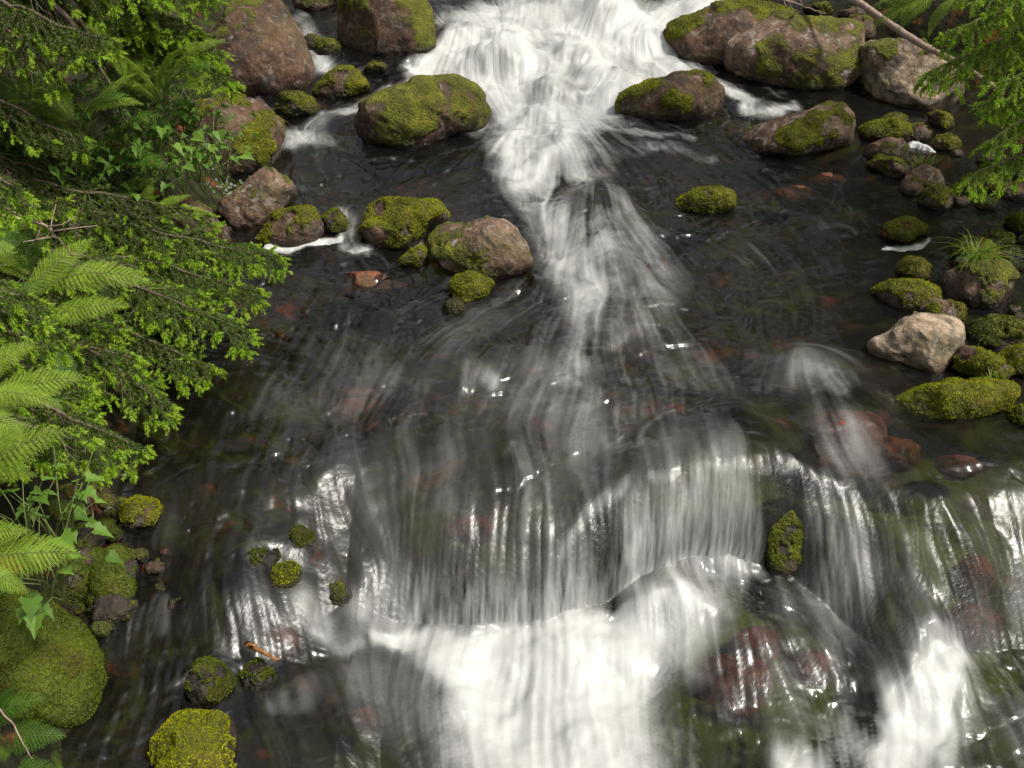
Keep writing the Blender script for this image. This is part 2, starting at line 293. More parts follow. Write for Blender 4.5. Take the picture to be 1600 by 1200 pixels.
# ------------------------------------------------------------------ rocks: where they stand, from their outlines
# (kind, label, outline, rock colour, moss 0..1, options)
def ell(x0, y0, x1, y1, n=10, j=.08, seed=0):
    r = random.Random(seed*977+int(x0)); cx, cy, a, c = (x0+x1)/2, (y0+y1)/2, (x1-x0)/2, (y1-y0)/2
    return [(cx+a*math.cos(2*math.pi*k/n)*(1+r.uniform(-j, j)), cy+c*math.sin(2*math.pi*k/n)*(1+r.uniform(-j, j))) for k in range(n)]
ROCKS = [
 ('boulder', 'tall brown lichened boulder with dry grass at the upper left edge of the stream', [(318,45),(345,12),(393,-18),(445,2),(466,50),(478,97),(476,135),(430,153),(373,150),(325,118)], 'brown', .22, dict(k=.9)),
 ('boulder', 'rounded overhanging boulder topped with moss and dry grass beside the leafy herbs', [(280,165),(310,152),(370,149),(412,158),(437,178),(444,210),(434,238),(410,258),(350,280),(295,250)], 'brown', .42, dict(lift=.10, k=.9)),
 ('boulder', 'long pinkish grey stone leaning against a smaller red-brown stone by the left bank', [(348,320),(378,295),(400,277),(430,258),(450,263),(463,298),(440,325),(412,355),(378,360),(350,342)], 'pink', .12, dict()),
 ('boulder', 'red-brown mossy block under the leaning stone, by the foam line', [(402,368),(420,335),(460,325),(485,326),(503,345),(505,370),(480,382),(420,387)], 'brown', .35, dict()),
 ('boulder', 'brown stone half hidden behind fern and spruce tips on the left bank', [(258,330),(290,306),(330,330),(360,362),(345,380),(300,382),(265,365)], 'brown', .15, dict()),
 ('stone', 'dark mossy stone in the shade right of the overhanging boulder', [(430,175),(443,146),(467,144),(497,160),(495,177),(455,187)], 'dark', .75, dict()),
 ('stone', 'yellow-green moss cushion stone between the tall boulder and the square boulder', [(495,147),(513,122),(535,108),(566,110),(584,137),(535,154),(505,155)], 'brown', .85, dict()),
 ('stone', 'tiny mossy stone at the foot of the square brown boulder', [(570,108),(585,97),(604,104),(602,113),(575,115)], 'dark', .85, dict()),
 ('boulder', 'square dark brown boulder left of the white cascade', [(527,10),(540,-15),(600,-30),(660,-12),(684,16),(682,65),(672,80),(610,90),(545,88),(530,62)], 'brown', .26, dict(k=.9)),
 ('boulder', 'dark boulder cut by the top edge behind the square boulder', [(452,-18),(490,-38),(535,-20),(530,6),(500,20),(466,14)], 'brown', .25, dict()),
 ('boulder', 'broad low boulder patched with green moss and brown bare rock left of the main chute', [(530,195),(540,180),(600,153),(653,134),(720,130),(750,152),(768,180),(765,194),(713,199),(683,217),(647,231),(600,232),(550,222)], 'brown', .27, dict(k=.8)),
 ('boulder', 'block of bright moss with sloping side standing next to the lichened boulder', [(568,385),(572,323),(593,308),(620,309),(647,313),(690,320),(699,337),(664,362),(643,388),(600,390)], 'brown', .64, dict()),
 ('boulder', 'rounded lichen-spotted boulder in midstream, reddish with a mossy left side', [(664,378),(668,358),(690,346),(740,339),(790,341),(815,356),(828,385),(830,414),(800,430),(760,435),(700,420),(672,402)], 'pink', .30, dict(mossx=-.5)),
 ('stone', 'small pointed mossy stone touching the left of the lichened midstream boulder', [(627,413),(645,391),(664,383),(669,404),(655,418)], 'brown', .8, dict()),
 ('stone', 'mossy stone just below the lichened midstream boulder', [(700,447),(713,432),(740,429),(769,440),(757,460),(720,469)], 'brown', .95, dict()),
 ('stone', 'moss tuft stone, smallest below the midstream boulder', ell(694,470,722,490), 'brown', .95, dict()),
 ('boulder', 'low moss dome with a white bare patch right of the cascade', [(946,168),(963,150),(1013,137),(1060,123),(1093,121),(1120,131),(1150,149),(1154,164),(1127,181),(1067,188),(987,189),(950,178)], 'brown', .5, dict(k=.8)),
 ('boulder', 'large moss-topped boulder at the right edge of the white cascade', [(1030,62),(1040,40),(1105,15),(1180,10),(1240,20),(1250,60),(1200,98),(1100,107),(1050,97),(1034,82)], 'brown', .46, dict(flat=1)),
 ('boulder', 'large square boulder with pale lichen and brown moss in front of the moss-topped one', [(1132,75),(1150,42),(1185,28),(1300,32),(1350,38),(1346,90),(1335,130),(1275,147),(1200,133),(1140,107)], 'pink', .30, dict(k=.9)),
 ('boulder', 'pale grey sunlit boulder under the fern and spruce at the upper right', [(1342,67),(1360,57),(1400,52),(1433,80),(1467,110),(1490,140),(1488,165),(1433,175),(1400,165),(1370,152),(1355,127),(1346,97)], 'pale', .10, dict(flat=1)),
 ('stone', 'mossy wedge stone squeezed beside the pale grey boulder', [(1334,112),(1338,92),(1352,88),(1362,105),(1358,128),(1340,130)], 'brown', .8, dict()),
 ('stone', 'low brown stone behind the square lichened boulder, under the fallen log', [(1310,52),(1320,32),(1345,26),(1368,38),(1366,62),(1335,66)], 'brown', .3, dict()),
 ('boulder', 'slanting pink-brown boulder with a mossy left end, in dark water at the right', [(1132,220),(1165,198),(1200,186),(1240,178),(1300,167),(1326,169),(1336,195),(1324,228),(1260,242),(1200,247),(1150,234)], 'pink', .34, dict(mossx=-.5, k=.8)),
 ('stone', 'flat stone with yellow moss right of the slanting boulder', ell(1336,190,1432,226,12), 'brown', .85, dict()),
 ('stone', 'small mossy stone behind the flat yellow-moss stone', ell(1372,178,1416,200), 'dark', .85, dict()),
 ('stone', 'brown rounded stone at the right end of the flat yellow-moss stone', ell(1412,196,1450,224), 'brown', .35, dict()),
 ('stone', 'smooth pinkish stone in front of the flat yellow-moss stone', [(1340,245),(1352,226),(1385,217),(1412,218),(1421,235),(1412,250),(1370,252)], 'pink', .12, dict()),
 ('stone', 'stone half moss and half bare pink, left of the grass-tufted mound', [(1356,254),(1375,243),(1400,250),(1420,266),(1412,280),(1385,276)], 'pink', .5, dict()),
 ('stone', 'pink mound stone crowned with a grass tuft', [(1406,290),(1420,268),(1440,260),(1465,266),(1474,288),(1468,306),(1430,308),(1410,302)], 'pink', .15, dict()),
 ('stone', 'pink stone with a mossy right half in front of the grass-tufted mound', [(1437,318),(1446,295),(1468,289),(1487,306),(1482,322),(1460,332)], 'pink', .4, dict()),
 ('stone', 'tilted slab stone with moss and white edge at the foot of the pale grey boulder', [(1452,178),(1464,171),(1480,184),(1486,200),(1470,203),(1458,194)], 'brown', .65, dict()),
 ('stone', 'round brown-green stone beside the white foam clump', ell(1456,211,1498,238), 'brown', .6, dict()),
 ('stone', 'grey flat stone under the right spruce bough', ell(1524,242,1568,260), 'brown', .25, dict()),
 ('stone', 'mossy stone lying under the lowest right spruce bough', ell(1502,272,1568,302), 'brown', .75, dict()),
 ('stone', 'brown stone at the right edge below the spruce bough', ell(1566,284,1620,318), 'brown', .35, dict()),
 ('stone', 'dull half-sunk stone below the mossy one under the spruce bough', ell(1524,312,1558,328), 'dark', .6, dict()),
 ('stone', 'mossy stone cut by the right edge at the height of the midstream boulder', ell(1572,334,1630,366), 'brown', .6, dict()),
 ('stone', 'wet flat stone, moss left and red right, barely above the dark water', [(1366,362),(1390,350),(1420,345),(1442,356),(1446,368),(1410,378),(1380,376)], 'red', .5, dict()),
 ('stone', 'humped mossy stone behind the grass-tufted right bank stone', [(1480,392),(1500,376),(1525,371),(1552,388),(1557,405),(1520,412),(1488,408)], 'brown', .62, dict()),
 ('stone', 'dark round stone behind the humped mossy stone', ell(1534,362,1580,388), 'dark', .55, dict()),
 ('stone', 'small round stone capped in moss, alone in dark water left of the tufted stone', [(1402,415),(1415,405),(1440,406),(1456,418),(1448,434),(1425,439),(1410,430)], 'pink', .62, dict()),
 ('stone', 'long stone with moss roof and pink flank behind the pale pitted boulder', [(1363,455),(1385,442),(1430,440),(1462,450),(1468,470),(1440,486),(1400,486),(1375,472)], 'pink', .55, dict()),
 ('stone', 'pinkish mossy stone wedged behind the pale pitted boulder', [(1432,486),(1450,468),(1475,470),(1502,484),(1506,502),(1470,508)], 'pink', .45, dict()),
 ('boulder', 'brown stone carrying a long green grass tuft near the right edge', [(1472,445),(1482,420),(1520,405),(1560,408),(1583,428),(1578,462),(1555,480),(1510,476),(1485,462)], 'pink', .30, dict()),
 ('boulder', 'pale cream sunlit boulder with dark pits and a red wet tip', [(1352,540),(1375,528),(1405,500),(1440,490),(1480,483),(1500,494),(1509,515),(1490,545),(1450,580),(1435,580),(1400,560),(1370,555)], 'pale', .08, dict(k=.8)),
 ('stone', 'sunken mossy stone right of the pale pitted boulder', [(1516,522),(1530,503),(1570,498),(1606,515),(1610,540),(1560,546),(1525,540)], 'dark', .68, dict()),
 ('stone', 'tilted brown mossy stone below the pale pitted boulder', [(1486,558),(1500,541),(1530,545),(1560,562),(1577,588),(1560,600),(1520,588),(1492,576)], 'brown', .5, dict()),
 ('stone', 'yellow mossy stone cut by the right edge above the long moss log', [(1557,565),(1572,546),(1605,541),(1632,560),(1625,588),(1580,588)], 'brown', .72, dict()),
 ('boulder', 'long low stone wholly covered in bright yellow-green moss near the right edge', [(1394,640),(1405,622),(1440,610),(1490,603),(1530,597),(1580,600),(1598,616),(1592,640),(1560,642),(1530,640),(1470,642),(1425,652)], 'brown', 1.0, dict(sunny=1, k=.55)),
 ('stone', 'mossy stone in the corner right of the long moss-covered stone', ell(1574,634,1630,666), 'brown', .8, dict(sunny=1)),
 ('stone', 'little wet mossy stone left of the long moss-covered stone', ell(1366,612,1392,638), 'dark', .7, dict()),
 ('stone', 'flat oval stone with brown moss beside the white stone on the left shore', [(189,800),(196,783),(215,779),(240,787),(251,802),(240,820),(210,826),(194,818)], 'brown', .5, dict()),
 ('stone', 'small white stone on the shaded left shore', [(160,800),(164,786),(178,781),(187,792),(186,808),(172,814)], 'white', 0, dict()),
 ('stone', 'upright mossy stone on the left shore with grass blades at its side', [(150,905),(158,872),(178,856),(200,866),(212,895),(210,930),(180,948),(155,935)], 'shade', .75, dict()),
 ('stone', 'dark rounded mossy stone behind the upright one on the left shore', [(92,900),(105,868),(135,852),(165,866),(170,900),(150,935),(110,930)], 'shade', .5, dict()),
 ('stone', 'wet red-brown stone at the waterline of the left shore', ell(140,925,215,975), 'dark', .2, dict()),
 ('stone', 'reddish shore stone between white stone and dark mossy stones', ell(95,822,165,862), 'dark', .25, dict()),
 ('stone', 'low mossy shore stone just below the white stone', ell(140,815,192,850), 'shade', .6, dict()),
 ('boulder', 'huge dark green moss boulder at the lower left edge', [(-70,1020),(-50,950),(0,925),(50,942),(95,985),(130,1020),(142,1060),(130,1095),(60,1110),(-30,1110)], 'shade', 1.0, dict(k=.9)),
 ('stone', 'round brown-green stone in the current above the bright moss stone', [(288,1075),(296,1048),(320,1036),(345,1046),(357,1072),(348,1092),(315,1098)], 'dark', .62, dict()),
 ('boulder', 'bright lime moss cushion stone at the bottom edge left of the white water', [(249,1180),(252,1152),(268,1130),(298,1124),(318,1127),(348,1122),(366,1140),(374,1160),(366,1178),(360,1205),(310,1216),(262,1215)], 'brown', .82, dict(sunny=1)),
 ('stone', 'glassy wet stone right of the round brown-green one', ell(372,1034,440,1088), 'dark', .35, dict(embed=.5, sink=.0)),
 ('stone', 'small bright moss tuft stone standing in the left current', [(419,912),(428,892),(445,881),(462,886),(467,903),(450,922),(428,930)], 'dark', .95, dict(sunny=1)),
 ('stone', 'wet mossy stone left behind the small bright moss tuft', ell(366,848,442,892), 'dark', .65, dict(embed=.8, sink=.0)),
 ('stone', 'wet mossy stone behind and right of the small bright moss tuft', ell(450,822,492,870), 'dark', .6, dict(embed=.8, sink=.0)),
 ('stone', 'dark overhung rock with a red edge at the left end of the lower fall', [(495,955),(498,925),(515,908),(545,905),(570,925),(565,955),(530,965)], 'dark', .25, dict(embed=.8)),
 ('boulder', 'moss-streaked dark rock showing through the water veil of the big domed fall', [(1148,850),(1160,812),(1190,778),(1230,775),(1270,800),(1292,850),(1280,900),(1230,915),(1180,908)], 'dark', .72, dict(embed=.78, sink=0, k=.8)),
 ('stone', 'moss-topped stone lying in midstream right of the chute', [(1050,322),(1062,310),(1090,300),(1125,297),(1152,308),(1156,324),(1120,331),(1075,332)], 'brown', .9, dict()),
 ('stone', 'small mossy stone at the far left between tall boulder and trickle', ell(470,55,505,80), 'dark', .7, dict()),
 ('stone', 'mossy stone in the trickle left of the square boulder', ell(495,62,530,88), 'dark', .7, dict()),
 ('stone', 'water-draped dark stone right of the red-brown mossy block', ell(505,325,545,366), 'dark', .5, dict(sink=.01)),
 ('stone', 'mossy far stone on the dark bank behind the large boulders', ell(1256,6,1305,26), 'dark', .6, dict()),
 ('stone', 'brown far stone at the top edge near the fallen log', ell(1306,14,1360,34), 'brown', .25, dict()),
]
SUBMERGED = [(570,440,70,18),(735,822,42,16),(440,998,32,18),(1325,690,85,44),(1528,890,30,24),(1520,968,46,26),(1150,1060,60,36),(572,1116,20,14),(1122,830,16,10),(1050,640,26,12),(840,664,22,12),(1400,700,44,18),(1500,720,36,14),(1240,300,36,10),(1290,280,32,8),(560,640,40,20),(1350,990,24,18),(1270,1040,36,22),(1180,1000,40,22)]

def icosphere(sub):
    bm = __import__('bmesh').new(); __import__('bmesh').ops.create_icosphere(bm, subdivisions=sub, radius=1.0)
    V = np.array([v.co[:] for v in bm.verts]); F = np.array([[v.index for v in f.verts] for f in bm.faces]); bm.free(); return nrm(V), F
ICO = {k: icosphere(k) for k in (4, 5, 6, 7)}
def vnormals(V, F):
    n = np.cross(V[F[:, 1]]-V[F[:, 0]], V[F[:, 2]]-V[F[:, 0]]); N = np.zeros_like(V)
    for k in range(3): np.add.at(N, F[:, k], n)
    return nrm(N)
def radial(pts, cx, cy, n=96, smooth=1.1):
    P = np.array(pts, float)-[cx, cy]; P[:, 1] *= -1; Q = np.roll(P, -1, 0); out = np.zeros(n)
    for i in range(n):
        th = 2*math.pi*i/n; d = np.array([math.cos(th), math.sin(th)]); best = 0
        for a, c in zip(P, Q):
            e = c-a; den = d[0]*e[1]-d[1]*e[0]
            if abs(den) < 1e-9: continue
            s = (a[0]*e[1]-a[1]*e[0])/den; u = (a[0]*d[1]-a[1]*d[0])/den
            if s > 0 and -1e-6 <= u <= 1+1e-6: best = max(best, s)
        out[i] = best
    k = np.exp(-0.5*(np.arange(-6, 7)/smooth)**2); k /= k.sum()
    return sum(np.roll(out, j-6)*k[j] for j in range(13))
PLACED = []
for i, (kind, label, pts, colr, moss, o) in enumerate(ROCKS):
    moss = moss*.86 if .4 < moss < .9 else moss; ROCKS[i] = (kind, label, pts, colr, moss, o)
    P = np.array(pts, float); x0, y0 = P.min(0); x1, y1 = P.max(0); cx, cy = (x0+x1)/2, (y0+y1)/2
    g = atw(cx, cy) if 'embed' in o else atg(cx, y1-0.06*(y1-y0)); dep = float((g-CAM)@CF); s = dep/FPX
    w, h = (x1-x0)*s, (y1-y0)*s; dz = o.get('k', 1.0)*0.5*(0.55*w+0.6*h)
    dep2 = dep+o.get('embed', 0.55)*dz; s = dep2/FPX
    c = CAM + ray(cx, cy)*dep2
    PLACED.append(dict(c=c, s=s, dz=dz, cx=cx, cy=cy, w=(x1-x0)*s, h=(y1-y0)*s))

# ------------------------------------------------------------------ flow of the water
GX0, GX1, GY0, GY1, GD = -3.0, 4.2, 1.0, 11.0, 0.06
gx = np.arange(GX0, GX1, GD); gy = np.arange(GY0, GY1, GD); XX, YY = np.meshgrid(gx, gy)
WZ = water_macro(XX, YY); sig = np.where(ground_h(XX, YY) > WZ-0.02, .002, 1.0)
for (kind, label, pts, colr, moss, o), pl in zip(ROCKS, PLACED):
    if 'sink' in o: continue
    a = pl['w']*.5+.02; bb = max(pl['dz'], .05)
    sig = np.where(((XX-pl['c'][0])/a)**2+((YY-pl['c'][1])/bb)**2 < 1.0, .002, sig)
for px, py, r, v in [(860, 100, 150, 5), (840, 180, 80, 6), (880, 260, 80, 6), (910, 360, 80, 5), (930, 460, 80, 4)]:
    p = at(px, py); R = r*np.linalg.norm(p-CAM)/FPX; sig = sig*(1+v*np.exp(-((XX-p[0])**2+(YY-p[1])**2)/R**2))
phi = np.repeat(((gy-GY0)/(GY1-GY0))[:, None], len(gx), 1)
hm = lambda a, c: 2*a*c/(a+c)
sE = hm(sig[:, :-1], sig[:, 1:]); sN = hm(sig[:-1], sig[1:])
den = np.full_like(sig, 1e-9); den[:, :-1] += sE; den[:, 1:] += sE; den[:-1] += sN; den[1:] += sN
for it in range(2500):
    num = np.zeros_like(phi); num[:, :-1] += sE*phi[:, 1:]; num[:, 1:] += sE*phi[:, :-1]; num[:-1] += sN*phi[1:]; num[1:] += sN*phi[:-1]
    phi += 1.0*(num/den-phi) if it % 2 else 0.9*(num/den-phi); phi[0] = 0; phi[-1] = 1
gyv, gxv = np.gradient(phi, GD); VX, VY = -gxv*sig, -gyv*sig
SP = np.hypot(VX, VY); VX /= SP+1e-9; VY /= SP+1e-9
WS = WZ.copy()
for _ in range(10): WS[1:-1, 1:-1] = (WS[1:-1, 1:-1]*2+WS[:-2, 1:-1]+WS[2:, 1:-1]+WS[1:-1, :-2]+WS[1:-1, 2:])/6
zy, zx = np.gradient(WS, GD); VX = VX-1.0*zx; VY = VY-0.8*zy
VY -= 0.25; sp = np.hypot(VX, VY)+1e-9; VX /= sp; VY /= sp
def bil(G, x, y, x0, y0, d):
    fx = np.clip((x-x0)/d, 0, G.shape[1]-1.001); fy = np.clip((y-y0)/d, 0, G.shape[0]-1.001); ix = fx.astype(int); iy = fy.astype(int); fx = fx-ix; fy = fy-iy
    return (G[iy, ix]*(1-fx)+G[iy, ix+1]*fx)*(1-fy)+(G[iy+1, ix]*(1-fx)+G[iy+1, ix+1]*fx)*fy
# silk: noise drawn out along the flow lines
LD = 0.0065; lx = np.arange(-2.3, 3.9, LD); ly = np.arange(1.5, 9.6, LD); LX, LY = np.meshgrid(lx, ly)
LX = LX.astype(np.float32); LY = LY.astype(np.float32); HH, WW_ = LX.shape
vx = bil(VX, LX, LY, GX0, GY0, GD).astype(np.float32); vy = bil(VY, LX, LY, GX0, GY0, GD).astype(np.float32)
wob = 0.55*fbm2(LX*3.6, LY*3.6, 31, 4); vx, vy = vx*np.cos(wob)-vy*np.sin(wob), vx*np.sin(wob)+vy*np.cos(wob)
vx = vx.astype(np.float32); vy = vy.astype(np.float32)
NA = RNG.random((HH, WW_)).astype(np.float32)*2-1
NB = n2(LX/0.022, LY/0.022, 41).astype(np.float32); NC = n2(LX/0.07, LY/0.07, 43).astype(np.float32); ND = (n2(LX/0.19, LY/0.19, 45)+.6*n2(LX/.1, LY/.1, 47)).astype(np.float32)
def lic(sources, steps, step):
    acc = [np.zeros((HH, WW_), np.float32) for _ in sources]; n = 0
    for sgn in (1, -1):
        fx = (np.arange(WW_, dtype=np.float32)[None]+np.zeros((HH, 1), np.float32)); fy = (np.arange(HH, dtype=np.float32)[:, None]+np.zeros((1, WW_), np.float32))
        for k in range(steps):
            ix = np.clip(fx+.5, 0, WW_-1).astype(np.int32); iy = np.clip(fy+.5, 0, HH-1).astype(np.int32); idx = iy*WW_+ix
            for a, s_ in zip(acc, sources): a += s_.ravel()[idx]
            fx += sgn*step*vx.ravel()[idx]; fy += sgn*step*vy.ravel()[idx]
            n += 1
    return [a/n for a in acc]
SA, SB, SCC, SD_ = lic([NA, NB, NC, ND], 22, 1.5)
SA /= SA.std(); SB /= SB.std(); SCC /= SCC.std(); SD_ /= SD_.std()

# foam strokes: where the water is beaten white; broad faint ones paint a grey sheen  [(x, y, radius) ...], strength
FOAM = [
 ([(1020,820,50),(1110,850,60)], .2), ([(1285,640,30),(1330,700,45)], .13), ([(900,440,40),(920,520,40),(900,600,45)], .14),
 ([(690,100,30),(760,60,60),(850,60,75),(950,62,75),(1030,45,45),(1075,20,35)], 1.25), ([(640,104,12),(700,112,30),(820,112,55),(940,112,55),(1000,95,45)], 1.2),
 ([(700,30,20),(760,30,28),(820,45,35)], .9), ([(900,30,30),(1000,30,30),(1060,15,30),(1130,5,25)], .9),
 ([(880,120,60),(845,165,56),(845,215,46),(835,260,30)], 1.05), ([(900,140,50),(935,170,32),(870,205,40)], .8), ([(880,240,45),(905,265,38),(850,285,26)], .5),
 ([(800,210,30),(800,270,28),(830,310,28),(860,340,30)], .5), ([(855,330,26),(870,370,30),(885,420,34),(905,480,22)], .42), ([(950,315,36),(930,345,40),(925,400,38),(940,450,32)], .46), ([(930,450,34),(925,510,24),(915,560,18)], .26), ([(960,380,30),(1010,440,40)], .2),
 ([(1000,380,40),(1040,440,40),(1000,500,40)], .22), ([(960,110,30),(1060,112,16),(1110,120,8),(1180,160,9)], .7), ([(1165,168,11),(1200,172,10),(1240,166,9)], .7), ([(920,190,20),(1000,205,14),(1080,215,9)], .5),
 ([(940,215,30),(1030,228,12),(1110,245,8)], .35), ([(640,135,10),(560,160,9),(500,185,14),(470,215,22)], .45), ([(770,150,20),(790,180,25),(800,230,20)], .75), ([(445,215,18),(520,218,14)], .3),
 ([(540,335,16),(545,352,16),(548,372,14)], .55), ([(413,389,5),(470,381,6),(505,373,4),(538,368,4)], 2.2), ([(655,357,8),(645,385,7)], .5), ([(555,388,8),(575,390,6)], .8),
 ([(470,30,14),(485,60,12),(500,100,16)], .55), ([(500,100,12),(520,112,10)], .4), ([(1285,350,7),(1318,350,8),(1335,360,5)], .16),
  ([(620,160,6),(540,176,8)], .4), ([(700,200,10),(760,200,14)], .3),
 ([(490,1000,7),(560,998,9)], .3), ([(590,995,10),(640,1000,16),(700,1015,32)], .8), ([(730,1025,40),(840,1040,65),(950,1010,50),(1030,955,32),(1070,930,22)], 1.25), ([(770,1110,50),(870,1120,95),(960,1060,45)], 1.0), ([(800,1200,80),(900,1210,95)], .75),
 ([(980,1110,50),(1000,1190,45)], .35), ([(705,1080,25),(705,1160,25)], .35), ([(1120,950,22),(1060,1000,36)], .5),
 ([(1472,1030,22),(1455,1080,34),(1425,1140,46),(1400,1200,52)], 1.1), ([(1500,1020,18),(1480,1060,30)], .9), ([(1240,1195,25),(1270,1215,25)], .9), ([(1330,1160,28),(1300,1200,36)], .4),
 ([(1015,738,5),(1050,731,5)], .3), ([(1100,728,4),(1180,729,5),(1240,738,4)], .3), ([(880,850,9),(915,800,8),(980,750,6)], .35), ([(1000,860,35),(1080,880,40),(1030,895,30)], .28), ([(1120,880,40),(1180,895,14)], .35),
 ([(900,930,24),(870,965,24)], .16), ([(600,945,30),(640,960,30),(560,950,20)], .36), ([(720,970,30),(780,975,30)], .16), ([(1290,800,22),(1330,860,28),(1300,920,26)], .3), ([(1340,900,30),(1320,960,30)], .22),
 ([(1000,690,6),(1010,665,5),(1050,645,4)], .14), ([(1060,690,45),(1130,690,45)], .16), ([(1270,612,6),(1295,603,7),(1320,612,6)], .12), ([(1330,690,45)], .22), ([(1250,575,40),(1310,590,25)], .26), ([(900,590,14),(940,550,12),(985,520,10)], .18),
 ([(800,695,5),(798,720,6)], .12), ([(860,740,40),(900,700,40)], .08), ([(480,960,25),(500,985,20)], .5), ([(262,925,8),(255,960,14)], .18), ([(1430,900,40),(1440,980,40)], .16), ([(1530,990,24)], .2), ([(1240,950,40),(1220,1080,50)], .16), ([(1590,900,14),(1590,960,18)], .25), ([(1300,1000,30),(1290,1100,40)], .2),
 ([(1520,1100,30),(1580,1130,40)], .14), ([(640,1080,60),(560,1050,40)], .2), ([(1380,392,1.5),(1410,389,3),(1436,382,3),(1456,372,1.5)], 1.6), ([(480,1090,20),(420,1110,10)], .25), ([(400,960,30),(420,1010,30)], .14),
 ([(700,560,90),(800,620,110)], .07), ([(880,620,90),(960,660,80)], .09), ([(760,760,110),(700,860,110)], .05), ([(930,720,60),(870,820,60)], .07), ([(1060,560,60),(1120,600,60)], .10), ([(520,640,120),(560,760,130)], .07), ([(760,480,60),(700,530,40)], .10), ([(740,590,20),(770,600,12)], .35), ([(520,700,120),(500,600,120)], .06), ([(850,620,80),(900,660,80)], .08), ([(640,830,80),(760,880,60)], .06),  # broad faint strokes: grey sky sheen put into the foam value
]
FW = []
for pts, v in FOAM:
    if v <= 0: continue
    q = []
    for px, py, r in pts:
        p = atw(px, py); d = np.linalg.norm(p-CAM); q.append((p[0], p[1], r*d/FPX))
    FW.append((q, v))
def foam_mask(x, y):
    keep = np.ones_like(x)
    wx = x+0.035*fbm2(x*7, y*7, 61, 3); wy = y+0.07*fbm2(x*7, y*7, 67, 3)
    for q, v in FW:
        best = np.full(x.shape, 9.0)
        segs = list(zip(q[:-1], q[1:])) or [(q[0], q[0])]
        for a, c in segs:
            ex, ey = c[0]-a[0], c[1]-a[1]; L2 = ex*ex+ey*ey+1e-9
            tt = np.clip(((wx-a[0])*ex+(wy-a[1])*ey)/L2, 0, 1); r = a[2]+(c[2]-a[2])*tt
            dx = wx-a[0]-ex*tt; dy = (wy-a[1]-ey*tt)*0.62
            best = np.minimum(best, np.hypot(dx, dy)/r)
        keep *= 1-np.clip(v*np.exp(-(best/1.0)**2.4*0.9), 0, .985)
    return -np.log(keep+1e-3)
# ------------------------------------------------------------------ water surface
NR, NC_ = 940, 960
yr = 1.55*(9.6/1.55)**np.linspace(0, 1, NR); u = np.linspace(0, 1, NC_)
xl = np.full(NR, -2.1); xl[yr > 6.5] = -2.25; xr = np.minimum(3.75, 0.56*yr+1.5)
WX = xl[:, None]+(xr-xl)[:, None]*u[None]; WY = np.repeat(yr[:, None], NC_, 1)
fx_, fy_, fz_ = bil(SA, WX, WY, lx[0], ly[0], LD), bil(SB, WX, WY, lx[0], ly[0], LD), bil(SCC, WX, WY, lx[0], ly[0], LD)
zz = water_macro(WX, WY); gy_, gx_ = np.gradient(zz); slope_ = np.hypot(gx_/np.gradient(WX, axis=1), gy_/np.gradient(WY, axis=0))
fd_ = bil(SD_, WX, WY, lx[0], ly[0], LD)
steep = sst(.35, 1.3, slope_)
cloud = fbm2(WX*5+1.1*fbm2(WX*4, WY*4, 341, 3), WY*4+1.1*fbm2(WX*4, WY*4, 347, 3), 349, 4)
FMk = foam_mask(WX, WY); white = sst(.8, 2.2, FMk)
fib = 1.1*n2(WX/.0065+.3*n2(WX*9, zz*9, 381), zz/.06, 383)+1.0*n2(WX/.013, zz/.10, 385)+.7*n2(WX/.03, zz/.16, 387)
silk = (.20-.12*steep)*fx_+(.34-.24*steep)*fy_+.62*steep*fib+(0.32-.22*steep)*fz_+(.14-.1*steep)*fd_+1.3*cloud
silk = silk*(1-.45*white)
slope = slope_
calm = sst(.55, 1.7, WX-0.25*(WY-4))*sst(2.9, 3.6, WY)                       # still water along the right shore
rough = 1-0.85*calm
leftpool_ = sst(.55, -.2, WX-0.25*(WY-4.2))*sst(2.9, 3.5, WY)*sst(6.4, 5.6, WY)
fo = .52*(np.minimum(FMk, 2.7)-.22*FMk*np.exp(-FMk*1.8))*np.clip(1+0.40*silk, .2, 1.9)+0.10*silk*sst(.1, .6, FMk)+ (sst(.7, 2.4, slope)*np.clip(0.10+0.10*silk, 0, .5)*np.interp(WX, [-.9, -.58, -.5, -.22, -.12, .2, .3, .9, 1.1, 3], [.15, .2, 1.3, 1.2, .35, .3, .9, .8, .35, .2])*(.45+1.1*sst(-.25, .35, cloud+.5*fbm2(WX*7, WY*2, 371, 2)))*(1-.55*sst(.55, .9, WX)*sst(3.3, 3.1, WY))*(.35+1.3*sst(-.2, .35, fbm2(WX*3.3, WY*1.2, 313, 3))))*rough
patch = sst(-.15, .45, fbm2(WX*1.9, WY*1.4, 331, 3))
lowleft = sst(-.25, -.6, WX)*sst(3.5, 3.0, WY)
fo = fo*np.clip(1+.9*cloud*sst(5.0, 6.5, WY), .3, 1.5)
fo = fo+.010*rough*(.5+patch)+(0.02+.06*patch)*(1-.75*lowleft)*np.clip(fz_*0.35+fy_*.5+fx_*.3+1.6*cloud-0.2, 0, 2)*rough*(1-.6*leftpool_)  # thin bubble veil, also lays a grey sky sheen into the foam value
foamv = np.clip(1-np.exp(-np.clip(fo-0.03, 0, 9)*1.15), 0, .95)
across = fbm2(WX*4.5+0.8*fbm2(WX*3, WY*3, 71, 2), WY*9+0.8*fbm2(WX*4, WY*4, 72, 2), 73, 3)
leftpool = sst(.55, -.2, WX-0.25*(WY-4.2))*sst(2.9, 3.5, WY)*sst(6.4, 5.6, WY)
white = sst(.6, 2.0, FMk)
zz = zz + steep*.0011*fib
zz = zz + rough*(0.0010*fz_+0.0004*fy_+.0012*fd_) + (0.006*leftpool+.006*rough+0.003)*across
w1 = fbm2(WX*5, WY*5, 351, 3); w2 = fbm2(WX*5, WY*5, 357, 3)
